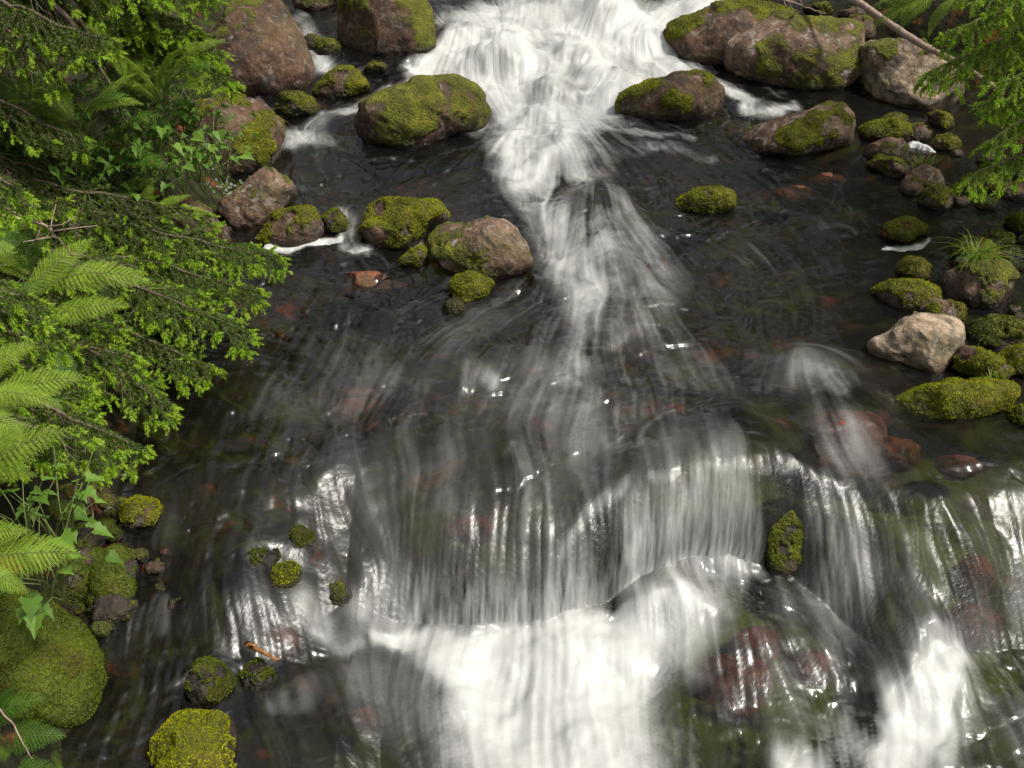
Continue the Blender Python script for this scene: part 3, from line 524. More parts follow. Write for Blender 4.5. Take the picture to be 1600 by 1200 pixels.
chop = fbm2(WX*7.5+1.8*w1, WY*11+1.8*w2, 361, 3); chop = .6*chop-.5*np.abs(chop)
zz = zz + (.025*rough+.004)*(1-.85*sst(.12, .5, slope_))*(1-.45*sst(2.9, 2.7, WY))*(1-.6*white)*chop
zz = zz + white*(0.045*fbm2(WX*5+.5*fbm2(WX*6, WY*6, 82, 2), WY*5, 83, 3)+0.07*fbm2(WX*2.7, WY*2.2, 87, 2))
zz = zz + 0.012*rough*fbm2(WX*3, WY*2, 91, 3)
I = np.arange(NR*NC_).reshape(NR, NC_); F = np.stack([I[:-1, :-1], I[:-1, 1:], I[1:, 1:], I[1:, :-1]], -1).reshape(-1, 4)
me = mesh_np('water', np.stack([WX, WY, zz], -1).reshape(-1, 3), F, [WATERM], None, True, {'foam': foamv.ravel(), 'steep': sst(.2, .8, slope_).ravel(), 'silk': ((.25+.3*steep)*fy_+.5*fz_+(.03+.25*steep)*fx_+.3*fd_).ravel()*rough.ravel()})
wo = link('water', me); wo['kind'] = 'structure'; wo['label'] = 'dark brown stream water breaking into silky white foam'

# ------------------------------------------------------------------ ground
def axis(a, c, d, far, n=26):
    core = np.arange(a, c+1e-6, d); g = d*1.25**np.arange(1, n+1); up = c+np.cumsum(g); dn = a-np.cumsum(g)
    return np.concatenate([dn[dn > -far][::-1], core, up[up < far]])
ax = axis(-5, 5.5, .05, 90); ay = axis(0, 12, .05, 90); GXm, GYm = np.meshgrid(ax, ay); GZ = ground_h(GXm, GYm)
I = np.arange(GXm.size).reshape(GXm.shape); F = np.stack([I[:-1, :-1], I[:-1, 1:], I[1:, 1:], I[1:, :-1]], -1).reshape(-1, 4)
go = link('ground', mesh_np('ground', np.stack([GXm, GYm, GZ], -1).reshape(-1, 3), F, [GROUNDM], None, True, {'ledge': (sst(-.9, -.3, GXm)*sst(2.1, 2.5, GYm)*sst(3.9, 3.2, GYm)*(.55+.45*sst(.1, .6, GXm))).ravel()})); go['kind'] = 'structure'; go['label'] = 'dark stream bed and mossy forest floor'

# ------------------------------------------------------------------ rocks: shapes
def moss_blades(V, F, moss, seed, dens, hgt, zmin=None):
    r = np.random.default_rng(seed); a, c, d = V[F[:, 0]], V[F[:, 1]], V[F[:, 2]]
    fn = np.cross(c-a, d-a); ar = np.linalg.norm(fn, axis=1)/2; fn = nrm(fn); mm = moss[F].mean(1)
    wgt = ar*sst(.45, .62, mm)
    if zmin is not None: wgt = wgt*(((a+c+d)/3)[:, 2] > zmin)
    tot = wgt.sum(); n = int(min(26000, tot*dens))
    if n < 20: return None
    k = r.choice(len(F), n, p=wgt/tot); u = r.random((n, 2)); fl = u.sum(1) > 1; u[fl] = 1-u[fl]
    p = a[k]+(c-a)[k]*u[:, :1]+(d-a)[k]*u[:, 1:]
    dirn = nrm(fn[k]+0.75*r.normal(size=(n, 3))*np.array([1, 1, .7])+np.array([0, 0, .25])); side = nrm(np.cross(dirn, r.normal(size=(n, 3))))
    h = hgt*r.uniform(.5, 1.25, n)[:, None]; w = hgt*.22*r.uniform(.7, 1.3, n)[:, None]
    VV = np.stack([p-side*w-fn[k]*.002, p+side*w-fn[k]*.002, p+dirn*h], 1).reshape(-1, 3)
    cl = n3(p*18, seed)*.30+n3(p*6.5, seed+3)*.52
    return VV, np.arange(3*n).reshape(-1, 3), np.repeat(np.clip(.5+cl+r.normal(size=n)*.16, 0, 1), 3)
def build_rock(i, kind, label, pts, colr, moss, o, pl, cat, group=None, under=0.0):
    size = max(pl['w'], pl['h']); sub = 6 if size > .34 else (5 if size > .13 else 4)
    D, F = ICO[sub]; cx, cy, s, dz = pl['cx'], pl['cy'], pl['s'], pl['dz']
    rad = radial(pts, cx, cy)*s; th = np.arctan2(D[:, 1], D[:, 0]); fi = (th % (2*math.pi))/(2*math.pi)*96
    i0 = np.floor(fi).astype(int) % 96; f = fi-np.floor(fi); R = rad[i0]*(1-f)+rad[(i0+1) % 96]*f
    rho = np.hypot(D[:, 0], D[:, 1]); rho2 = rho**.82; c2 = np.sign(D[:, 2])*np.abs(D[:, 2])**.86
    R = R*.985*(1+.45*np.clip(-np.sin(th), 0, 1)**1.5)
    P = np.stack([R*rho2*np.cos(th), R*rho2*np.sin(th), dz*c2], 1)
    rr = np.random.default_rng(100+i)
    for _ in range(5 if colr not in ('shade',) else 2):                      # broken faces
        n = nrm(rr.normal(size=3)*np.array([.7, .6, .5])+np.array([0, .25, -.45])); ext = (P@n).max(); off = ext*rr.uniform(.70, .88)
        e = P@n-off; P = P-n*np.where(e > 0, e*.75, 0)[:, None]
    P = P/1.0
    W = P[:, :1]*CR+P[:, 1:2]*CU+P[:, 2:3]*CF                                  # D[:,2] > 0 points away from the viewer
    N = vnormals(W, F[:, ::-1]) if False else vnormals(W, F); 
    if (N*W).sum(1).mean() < 0: N = -N
    fr = size
    disp = fr*(.085*fbm3(W/fr*2.4, 200+i, 3)+.035*fbm3(W/fr*7, 300+i, 4)) + .004*fbm3(W*38, 400+i, 3)
    W = W+N*disp[:, None]; N = vnormals(W, F); 
    if (N*W).sum(1).mean() < 0: N = -N
    wl = water_macro(np.array([pl['c'][0]]), np.array([pl['c'][1]-pl['dz']]))[0]; zrel = W[:, 2]+pl['c'][2]-wl
    ctr = W/fr
    mo = (moss-.5)*1.5+.42*(N[:, 2]-.15)+1.5*fbm3(ctr*3.0, 500+i, 4)+.5*fbm3(ctr*11, 550+i, 3)+o.get('mossx', 0)*ctr[:, 0]*1.6+.5
    if moss >= .95: mo = mo+.5
    if moss <= .02: mo = mo*0
    mo = np.where(zrel < .015, mo-.35, mo); mo = np.clip(mo, 0, 1)
    W = W+N*(sst(.45, .6, mo)*(.006+.010*(.5+fbm3(W*22, 600+i, 3))+(.022*fbm3(W*13, 640+i, 3) if o.get('sunny') else 0)))[:, None]
    wet = sst(.085, .01, zrel-.035*n3(W*9, 650+i)) if kind != 'submerged_stone' else 0*zrel
    me = mesh_np(kind, W, F, [ROCKM[colr]], None, True, {'moss': mo, 'wet': wet})
    ob = link(kind, me); ob.location = pl['c']; tag(ob, label, cat, group)
    if (moss > .3) and not under and size > .09:
        near = 3.0/max(2.4, pl['c'][1])
        bl = moss_blades(W, F, mo, 700+i, 42000*near**1.2, .0085+.004/near if not o.get('sunny') else .0115, wl-pl['c'][2]+.0)
        if bl:
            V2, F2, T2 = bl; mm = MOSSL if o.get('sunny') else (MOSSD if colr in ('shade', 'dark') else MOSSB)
            mo_ = link('moss', mesh_np('moss', V2, F2, [mm], None, False, {'tint': T2}), ob); mo_['kind'] = 'stuff'
    return ob
for i, ((kind, label, pts, colr, moss, o), pl) in enumerate(zip(ROCKS, PLACED)):
    pl['c'] = pl['c']+np.array([0, 0, o.get('lift', 0)*0-o.get('sink', 0)])
    pl['o'] = build_rock(i, kind, label, pts, colr, moss, o, pl, kind, 'boulders in and beside the stream' if kind == 'boulder' else 'stones in and beside the stream')
rs = random.Random(91)
def pebble(j, px, py, rad, label, group, kinds):
    q = ell(px-rad, py-rad*.62, px+rad, py+rad*.62, 9, .2, j); g = atg(px, py+rad*.4); dep = float((g-CAM)@CF); s_ = dep/FPX; dz = rad*s_*.8
    pl = dict(c=CAM+ray(px, py)*(dep+.3*dz), s=s_, dz=dz, cx=px, cy=py, w=2*rad*s_, h=1.3*rad*s_)
    c_, m_ = rs.choice(kinds); build_rock(500+j, 'small_stone', label, q, c_, m_, {}, pl, 'stone', group, 1.0)
for j in range(46):
    px, py = rs.uniform(80, 300), rs.uniform(760, 985)
    if px > 210+90*math.sin(j) or (py < 840 and px > 180): px = 90+(px-80)*.5
    pebble(j, px, py, rs.uniform(6, 20), 'small wet stone among the dark shore stones under the left spruce', 'small stones on the left shore', [('dark', .2), ('dark', .6), ('brown', .2), ('red', .1), ('shade', .7)])
for j in range(30):
    px, py = rs.uniform(1490, 1620), rs.uniform(225, 560)
    pebble(60+j, px, py, rs.uniform(6, 16), 'small dark stone in the still shallow water along the right edge', 'small stones in the right shallows', [('dark', .2), ('dark', .6), ('brown', .3), ('pink', .2)])
for j, (px, py, rx, ry) in enumerate(SUBMERGED):
    p = atw(px, py); d = (p-CAM)@CF; s = d/FPX; dz = rx*s*.8
    c = p+nrm(ray(px, py))*((.085 if j not in (1, 3, 4, 5, 6) else .085 if j == 3 else .05)+ry*s*1.05)+np.array([0, 0, -.015])
    pl = dict(c=c, s=s, dz=dz, cx=px, cy=py, w=2*rx*s, h=2*ry*s)
    build_rock(300+j, 'submerged_stone', 'orange-red stone lying under the flowing water', ell(px-rx, py-ry*1.3, px+rx, py+ry*1.3, 10, .15, j), 'red', 0, {}, pl, 'stone', 'orange-red stones under the flowing water', 1.0)

# ------------------------------------------------------------------ spruces
def needles(soup, P, D, L, spread, m, tint, r, width=.0011):
    n = len(P); q = r.normal(size=(n, 3)); q = nrm(q-(q*D).sum(1, keepdims=True)*D)
    q[:, 2] = np.where(q[:, 2] < 0, q[:, 2]*.6, q[:, 2]); d = nrm(D*(1-spread)[:, None]+q*spread[:, None]) if np.ndim(spread) else nrm(D*(1-spread)+q*spread)
    side = nrm(np.cross(d, r.normal(size=(n, 3)))); Ls = (L*r.uniform(.75, 1.15, n))[:, None]
    V = np.stack([P-side*width, P+side*width, P+d*Ls], 1).reshape(-1, 3)
    soup.add(V, np.arange(3*n).reshape(-1, 3), m, np.repeat(tint, 3))
def twig(soup, a, c, r, sag, green, tipshoot, dens, scale=1.0, bare=.0, hang=.0):
    """one leafy twig from a to c with needles, ending in new shoots"""
    L = np.linalg.norm(c-a); n = max(3, int(L/.03)); tt = np.linspace(0, 1, n+1)[:, None]
    P = a*(1-tt)+c*tt; P[:, 2] -= sag*L*(tt[:, 0]*(1-tt[:, 0])*0+tt[:, 0]**2)
    P += r.normal(size=P.shape)*.004*tt
    tube(soup, P, np.linspace(.0022, .0009, n+1)*scale, 0, 4, .5)
    k = int(L*dens); u = r.uniform(bare, 1, k); idx = np.clip((u*n).astype(int), 0, n-1); f = (u*n-idx)[:, None]
    Q = P[idx]*(1-f)+P[idx+1]*f; D = nrm(P[idx+1]-P[idx])
    needles(soup, Q, D, .016*scale, .62, 1, np.clip(green+r.normal(size=k)*.15, 0, 1), r, .0017*scale)
    return P
def shoot(soup, p, d, r, L, tint, n=34):
    d = nrm(d); u = r.uniform(0, 1, n); Q = p[None]+d[None]*(u*L)[:, None]; D = np.repeat(d[None], n, 0)
    needles(soup, Q, D, L*.42*np.ones(n)*(1-.35*u), .55*(1-.45*u)+.1, 2, np.clip(tint+.25*(u-.5)+r.normal(size=n)*.08, 0, 1), r, L*.065)
def bough(name, base, tip, seed, parent, droop=.10, width=.34, green=.45, shoots=1.0, mats=None, dens=1350, sec=.038, bare=.25, scale=1.0, hang=.25, sl=.044, rad=.011, upturn=.0):
    r = np.random.default_rng(seed); s = Soup(); base = np.asarray(base, float); tip = np.asarray(tip, float); L = np.linalg.norm(tip-base)
    n = max(8, int(L/.05)); t = np.linspace(0, 1, n+1); P = base[None]*(1-t)[:, None]+tip[None]*t[:, None]
    P[:, 2] += droop*L*np.sin(math.pi*t)*1.0 + upturn*L*(t**3-t)
    P += (np.cumsum(r.normal(size=P.shape)*.010, 0)*np.sin(math.pi*t)[:, None])
    tube(s, P, rad*(1-t)**.8+.0022, 0, 6, .4)
    ax = nrm(tip-base); side = nrm(np.cross(ax, [0, 0, 1])); up = np.cross(side, ax)
    sd = 1; d = .06*L
    while d < L*.985:
        f = d/L; i = min(int(f*n), n-1); a = P[i]+(P[i+1]-P[i])*(f*n-i); T = nrm(P[i+1]-P[i])
        ln = width*(L**.5)*(1.02-f)**.8*(.25+.75*min(1, f*3.2))*r.uniform(.65, 1.2)+.05
        ang = math.radians(r.uniform(42, 62)); dr = nrm(T*math.cos(ang)+side*sd*math.sin(ang)+up*r.normal()*.16-np.array([0, 0, hang*r.uniform(.4, 1.4)]))
        e = a+dr*ln; dead = r.random() < bare*(1-f)*1.4
        g2 = green+r.normal()*.12+.12*f
        Q = twig(s, a, e, r, .12+hang*.3, g2, True, dens*(.12 if dead else 1), scale, .05)
        if r.random() < shoots and not dead:
            for _ in range(2+(r.random() < .7)+(r.random() < .5)): shoot(s, Q[-1], nrm(Q[-1]-Q[-3])+r.normal(size=3)*.45-np.array([0, 0, .3]), r, sl*r.uniform(.75, 1.15), .5+r.normal()*.12)
        m = 2; tw = max(.0, ln)
        dd = .03+r.random()*.03
        while dd < tw*.95:
            j = min(int(dd/ln*(len(Q)-1)), len(Q)-2); a2 = Q[j]; T2 = nrm(Q[j+1]-Q[j]); s2 = nrm(np.cross(T2, [0, 0, 1]))*(1 if m % 2 else -1); m += 1
            l2 = (.30*(tw-dd)+.03)*r.uniform(.6, 1.15); dr2 = nrm(T2*.62+s2*.7-np.array([0, 0, hang*r.uniform(0, 1.3)])+r.normal(size=3)*.12)
            e2 = a2+dr2*l2; Q2 = twig(s, a2, e2, r, .15, g2, True, dens*(.1 if dead else 1), scale)
            if r.random() < shoots*.85 and not dead: 
                for _ in range(1+(r.random() < .7)): shoot(s, Q2[-1], dr2+r.normal(size=3)*.4-np.array([0, 0, .3]), r, sl*r.uniform(.7, 1.1), .5+r.normal()*.14)
            dd += sec*.62*r.uniform(.7, 1.3)
        sd = -sd; d += sec*.5*r.uniform(.7, 1.3)
    k = int(L*dens*1.3); u_ = r.uniform(.22+bare*.4, 1, k); ii = np.clip((u_*n).astype(int), 0, n-1); ff = (u_*n-ii)[:, None]
    needles(s, P[ii]*(1-ff)+P[ii+1]*ff, nrm(P[ii+1]-P[ii]), .017*scale, .6, 1, np.clip(green+r.normal(size=k)*.18, 0, 1), r, .0019*scale)
    for f in r.uniform(.45, .98, int(9*L*shoots)): i = min(int(f*n), n-1); shoot(s, P[i], nrm(P[i+1]-P[i])+r.normal(size=3)*.6-np.array([0, 0, .2]), r, sl*.8, .5)
    shoot(s, P[-1], P[-1]-P[-3], r, sl*1.1, .6)
    return link('bough', s.mesh('bough', mats or [TWIG, NEEDLE, SHOOT]), parent)
def spruce(loc, height, label, boughs, group=None):
    t = empty('spruce_tree', loc, label, 'tree', group); s = Soup(); z = np.linspace(-.3, height, 14)
    tube(s, np.stack([.03*np.sin(z*1.3), .03*np.cos(z), z], 1), np.linspace(.15, .02, 14), 0, 10); link('trunk', s.mesh('trunk', [BARK], True), t)
    for kw in boughs:
        q = dict(kw); a = np.array(q.pop('a'))-loc; c = np.array(q.pop('c'))-loc; bough('bough', a, c, q.pop('seed'), t, **q)
    return t
L1 = np.array([-3.05, 4.2, .75]); L2 = np.array([-2.75, 5.6, .9]); L3 = np.array([-2.45, 2.9, .45])
def bb(x0, y0, Y0, x1, y1, Y1, seed, **k): return dict(a=ony(x0, y0, Y0), c=ony(x1, y1, Y1), seed=seed, **k)
rb = random.Random(3)
def crown(loc, n, h0, h1, r0, seed, **k):                                     # the higher boughs, above the picture
    rr = random.Random(seed); out = []
    for q in range(n):
        z = h0+(h1-h0)*q/n; an = q*2.4+rr.uniform(-.3, .3); R = r0*(1-.8*(z-h0)/(h1-h0))
        a = loc+np.array([0, 0, z]); c = a+np.array([math.cos(an)*R, math.sin(an)*R, -.28*R]); out.append(dict(a=a, c=c, seed=seed*100+q, dens=170, sec=.15, scale=2.0, width=.45, shoots=.5, sl=.05, **k))
    return out
spruce(L1, 6.5, 'spruce on the left bank reaching long boughs with bright tips over the dark water', [
    bb(-260,300,4.25, 437,402,4.40, 1, droop=.05, width=.30, hang=.22),
    bb(-200,420,4.0, 393,522,3.80, 2, droop=.06, width=.34, hang=.30),
    bb(-160,360,4.1, 330,470,4.05, 3, droop=.05, width=.32, bare=.45, hang=.3),
    bb(-260,215,4.3, 325,335,4.55, 4, droop=.03, width=.26, shoots=.45, green=.25, bare=.5),
    bb(-220,255,4.2, 250,345,4.35, 5, droop=.03, width=.30, shoots=.2, green=.2, bare=.6),
    bb(-200,470,3.7, 268,640,3.35, 6, droop=.10, width=.30, hang=.4),
    bb(-180,440,3.6, 210,560,3.45, 7, droop=.06, width=.34, hang=.35, green=.35),
    bb(-240,170,4.4, 150,290,4.5, 8, droop=.03, width=.30, shoots=.2, green=.22, bare=.5),
    bb(-200,390,4.15, 405,455,4.15, 41, droop=.07, width=.28, hang=.35),
    bb(-200,455,3.9, 330,575,3.65, 42, droop=.08, width=.30, hang=.4),
    bb(-220,330,4.3, 390,385,4.5, 43, droop=.05, width=.26, hang=.3, green=.4),
    bb(-160,540,3.4, 120,600,3.25, 15, droop=.06, width=.3, hang=.3),
   ]+crown(L1, 22, 3.2, 6.2, .8, 4))
spruce(L2, 7.0, 'spruce farther up the left bank with drooping dark boughs above the ferns', [
    bb(-160,-70,5.1, 366,128,4.95, 11, droop=.05, width=.30, hang=.3, green=.5),
    bb(-160,-90,4.9, 300,40,4.9, 12, droop=.03, width=.34, hang=.35, green=.5),
    bb(-60,-120,4.6, 205,205,4.6, 13, droop=.04, width=.14, hang=.9, shoots=.0, green=.05, rad=.02, bare=.3),
    bb(40,-120,4.7, 215,170,4.7, 14, droop=.03, width=.12, hang=.9, shoots=.0, green=.05, rad=.016, bare=.3),
    bb(-200,40,4.7, 60,230,4.5, 16, droop=.05, width=.25, hang=.6, shoots=.1, green=.2),
    bb(-150,-60,4.5, 170,60,4.4, 17, droop=.03, width=.34, hang=.5, shoots=.8, green=.4),
    bb(-100,-70,4.8, 350,85,5.0, 44, droop=.05, width=.30, hang=.4, green=.5),
    bb(-150,-20,4.4, 90,120,4.3, 18, droop=.03, width=.30, hang=.6, shoots=.4, green=.3),
    bb(-120,120,4.3, 130,215,4.35, 19, droop=.03, width=.28, hang=.5, shoots=.3, green=.3),
    bb(-100,-130,4.6, 330,-20,5.0, 10, droop=.03, width=.34, hang=.4, shoots=.8, green=.45),
   ]+crown(L2, 22, 3.4, 6.6, .8, 5))
spruce(L3, 3.0, 'young spruce close on the left with big fresh yellow-green shoots', [
    bb(-160,240,2.7, 34,300,2.75, 21, droop=.03, width=.22, hang=.5, sl=.042),
    bb(-200,560,2.75, 220,705,2.85, 22, droop=.08, width=.30, hang=.45, green=.4),
    bb(-160,610,2.6, 120,690,2.65, 23, droop=.05, width=.28, hang=.4, green=.35),
    bb(-200,420,2.9, 60,470,3.0, 24, droop=.05, width=.28, hang=.3),
    bb(-200,480,2.8, 100,520,3.0, 25, droop=.05, width=.28, hang=.3),
   ])
R1 = np.array([3.75, 5.6, .75])
RM = [TWIG, NEEDLE_R, SHOOT]; RK = dict(mats=RM, dens=900, sec=.055)
spruce(R1, 6.5, 'spruce on the right bank with fresh green boughs hanging into the picture', [
    bb(1800,20,5.6, 1445,116,5.2, 31, droop=.05, width=.30, hang=.55, **RK, green=.6, bare=.05),
    bb(1780,-60,5.4, 1475,55,5.3, 32, droop=.06, width=.32, hang=.5, **RK, green=.6, bare=.05),
    bb(1760,-100,5.3, 1510,-10,5.2, 33, droop=.04, width=.34, hang=.45, **RK, green=.65, bare=.05),
    bb(1780,190,5.4, 1538,160,5.1, 34, droop=.02, width=.22, hang=.6, **RK, green=.5, bare=.1),
    bb(1790,150,5.3, 1540,225,5.0, 35, droop=.05, width=.24, hang=.5, **RK, green=.5, bare=.1),
    bb(1780,200,5.2, 1508,285,4.95, 36, droop=.06, width=.26, hang=.4, **RK, green=.6, bare=.05),
    bb(1760,60,5.2, 1560,130,5.0, 37, droop=.04, width=.25, hang=.6, **RK, green=.55, bare=.05),
   ]+crown(R1, 20, 3.4, 6.2, .7, 6))

# ------------------------------------------------------------------ ferns
def frond_mesh(seed, L=.6, W=.15, arch=.55, npair=26, mat=None, tw=.5):
    """lies along +Y, arching up (+Z) then over"""
    r = np.random.default_rng(seed); s = Soup(); n = 40; t = np.linspace(0, 1, n+1)
    th = arch*(.9-1.9*t); dy = np.cos(th); dzv = np.sin(th); P = np.stack([np.cumsum(.0*t), np.cumsum(dy), np.cumsum(dzv)], 1); P -= P[0]; P *= L/n
    P[:, 0] += .03*L*np.sin(t*3+seed)
    tube(s, P, .0035*(1-t)*(L/.6)+.0006, 0, 4, .4)
    for q in range(npair*2):
        sd = 1 if q % 2 else -1; f = .16+.83*((q//2)+.5*(q % 2))/npair
        if f > .995: continue
        i = min(int(f*n), n-1); a = P[i]+(P[i+1]-P[i])*(f*n-i); T = nrm(P[i+1]-P[i]); nor = nrm(np.cross([1, 0, 0], T))
        g = (f-.16)/.84; wl = W*(math.sin(math.pi*min(1, (g+.10)/.80)*.5) if g < .70 else 1.0)*(1-max(0, g-.32)/.68)**.85*r.uniform(.93, 1.05)
        if wl < .004: continue
        dr = nrm(np.array([sd, 0, 0])*.9+T*(.34+.35*g)+nor*r.normal()*.06+nor*.05); m = max(4, int(wl/(.0068*L/.6)))
        k = np.arange(m); uu = (k+.5)/m; sag = np.array([0, 0, -.16])*wl
        C = a[None]+dr[None]*(uu*wl)[:, None]+sag[None]*(uu**2)[:, None]; pl_ = .24*wl*(1-uu)**.75+.0022
        pl_ = np.minimum(pl_, .020*L/.6); hw = wl/m*.46
        Tn = nrm(T-dr*(T@dr))
        Vs = []; Ts = []
        for ss in (1, -1):
            d2 = nrm(Tn*ss*.92+dr*.42)
            e = C+d2[None]*pl_[:, None]+nor[None]*(r.normal(size=m)*.1*pl_-.12*pl_)[:, None]
            mid = (C+e)/2
            quad = np.stack([C-dr*hw*.8, mid+dr*hw*.2+dr*hw*.9, e, mid-dr*hw*.75], 1)
            Vs.append(quad.reshape(-1, 4, 3)); Ts.append(np.clip(.5+.12*r.normal()+r.normal(size=m)*.06, 0, 1))
        Q = np.concatenate(Vs); tt = np.concatenate(Ts); b4 = np.arange(len(Q))*4
        s.add(Q.reshape(-1, 3), np.concatenate([np.stack([b4, b4+1, b4+2], 1), np.stack([b4, b4+2, b4+3], 1)]), 1, np.repeat(tt, 4))
        B = np.stack([a-T*.0006, a+T*.0006, a+dr*wl+sag]); s.add(B, [(0, 1, 2)], 0, .5)
    return s.mesh('frond', [STEM, mat])
FR = {}
def frond(base, tip, parent, key, roll=0.0, bend=0.0):
    """put a frond so that it starts at base and ends at tip, arching upwards between"""
    me, L, end = FR[key]; o = bpy.data.objects.new('frond', me); COL.objects.link(o); o.parent = parent
    d = np.asarray(tip, float)-np.asarray(base, float); ln = np.linalg.norm(d); e = nrm(end)
    # frame: local end direction -> d, local up kept near world up
    def fr_(dirv, up):
        y = nrm(dirv); x = nrm(np.cross(y, up)); z = np.cross(x, y); return np.stack([x, y, z], 1)
    A = fr_(end, np.array([0, 0, 1.])); B = fr_(d, np.array([.0, -.15, 1.])); R = B@np.array([[math.cos(roll), 0, math.sin(roll)], [0, 1, 0], [-math.sin(roll), 0, math.cos(roll)]])@A.T
    sc = ln/np.linalg.norm(end)
    o.matrix_basis = Matrix.Translation(Vector(np.asarray(base, float)-np.array(parent.location))) @ Matrix([[*R[0], 0], [*R[1], 0], [*R[2], 0], [0, 0, 0, 1]]) @ Matrix.Scale(sc, 4)
    return o
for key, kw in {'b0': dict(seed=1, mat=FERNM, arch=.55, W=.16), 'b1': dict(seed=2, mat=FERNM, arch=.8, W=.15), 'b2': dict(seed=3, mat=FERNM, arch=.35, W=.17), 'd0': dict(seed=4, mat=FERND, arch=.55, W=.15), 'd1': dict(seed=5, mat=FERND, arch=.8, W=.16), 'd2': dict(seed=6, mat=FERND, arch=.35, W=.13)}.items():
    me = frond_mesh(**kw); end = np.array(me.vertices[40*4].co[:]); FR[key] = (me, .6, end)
def fern(label, fronds):
    p0 = ony(*fronds[0][0]); t = empty('fern', p0, label, 'fern', 'ferns on the banks')
    for a, c, key, roll in fronds: frond(ony(*a), ony(*c), t, key, roll)
    return t
fern('bright sunlit fern with broad arching fronds at mid-height of the left edge', [((-70,660,2.45),(138,588,2.55),'b0',.15),((-70,640,2.4),(100,640,2.4),'b1',-.1),((-70,620,2.5),(60,535,2.6),'b0',.25),((-70,640,2.4),(40,690,2.3),'b1',0)])
fern('pale yellow-green fern below the broad arching one at the left edge', [((-80,790,2.2),(112,672,2.2),'b0',.2),((-80,780,2.15),(60,745,2.15),'b1',0),((-80,770,2.2),(50,660,2.3),'b2',.2)])
fern('lowest bright fern whose single frond points right above the moss boulder', [((-90,900,2.05),(130,866,2.08),'b2',.1),((-90,890,2.0),(45,930,2.0),'b1',0),((-90,860,2.1),(50,830,2.1),'b0',.1)])
fern('fern with two long fronds lying over the spruce boughs left of the water', [((40,470,3.5),(242,446,3.55),'b1',.1),((40,520,3.4),(205,478,3.4),'b0',.1),((20,500,3.4),(150,372,3.6),'b0',.1),((30,520,3.3),(120,600,3.2),'d1',0)])
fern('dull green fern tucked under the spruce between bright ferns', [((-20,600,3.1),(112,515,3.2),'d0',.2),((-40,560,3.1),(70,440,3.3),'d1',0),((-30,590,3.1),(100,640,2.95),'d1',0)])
fern('small upright fern in front of the half hidden brown stone', [((222,345,4.5),(240,283,4.6),'b2',0),((230,345,4.5),(332,334,4.55),'b2',.1),((225,345,4.5),(300,305,4.6),'b0',0),((222,345,4.5),(180,300,4.6),'d0',0)])
fern('group of feathery ferns in the shade behind the drooping spruce, far left', [((60,190,5.0),(30,100,5.1),'b1',0),((60,190,5.0),(120,90,5.1),'b0',0),((60,195,5.0),(150,150,5.0),'b1',0),((50,190,5.0),(-20,140,5.0),'b1',0)])
fern('fern growing right of the drooping spruce stems below its tips', [((190,170,5.2),(175,70,5.3),'b1',0),((190,170,5.2),(240,85,5.3),'b0',0),((195,170,5.2),(290,120,5.2),'b0',0),((190,175,5.2),(150,110,5.2),'b1',0),((195,175,5.2),(255,160,5.1),'b1',0)])
fern('fern half hidden behind herbs at the left, under the hanging stems', [((110,260,4.7),(60,170,4.8),'b1',0),((110,260,4.7),(150,180,4.8),'b0',0),((115,260,4.7),(210,215,4.7),'b0',0),((110,265,4.7),(30,230,4.7),'b1',0)])
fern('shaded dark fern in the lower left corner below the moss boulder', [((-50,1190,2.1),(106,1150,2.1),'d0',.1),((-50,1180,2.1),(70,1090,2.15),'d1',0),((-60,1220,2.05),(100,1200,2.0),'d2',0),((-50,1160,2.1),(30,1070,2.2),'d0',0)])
fern('fern with light green fronds over the pale grey boulder at the top right', [((1500,-10,5.6),(1362,45,5.7),'b0',-.2),((1500,-15,5.6),(1400,55,5.6),'b1',0),((1490,-20,5.6),(1362,10,5.8),'b2',0),((1510,-10,5.5),(1450,60,5.5),'b1',0)])
rf = random.Random(21)
for q, (px, py, Y, lab) in enumerate([(-10,330,4.1,'fern behind the bright shoots of the young spruce'),(150,330,4.6,'fern in the dark gap above the long left bough'),(20,60,5.2,'fern high on the left bank behind drooping boughs'),(120,150,4.45,'bright fern spreading in front of the hanging dark stems'),(255,120,4.8,'bright fern whose tips touch the long upper bough'),(40,110,4.4,'bright fern between the upper boughs at the left edge'),(190,90,4.7,'bright fern under the topmost bough on the left bank'),(100,120,4.75,'fern with fronds spread between the two hanging dark stems'),(30,215,4.6,'fern low behind the bright shoots, at the level of the overhanging boulder'),(215,120,5.2,'fern left of the herb patch under the bright bough tips'),(170,235,4.7,'fern at the left margin of the herb patch'),(60,400,3.9,'fern filling the gap between the two long boughs at the left'),(140,45,5.5,'fern highest on the left bank, beside the tall boulder'),(265,75,5.5,'fern in the shade just left of the tall brown boulder')]):
    fern(lab, [((px, py+50, Y), (px+rf.uniform(-110, 110), py+rf.uniform(-60, 40), Y+rf.uniform(-.2, .2)), rf.choice(['b0', 'b1', 'b1', 'b2', 'd1']), 0) for _ in range(8)])

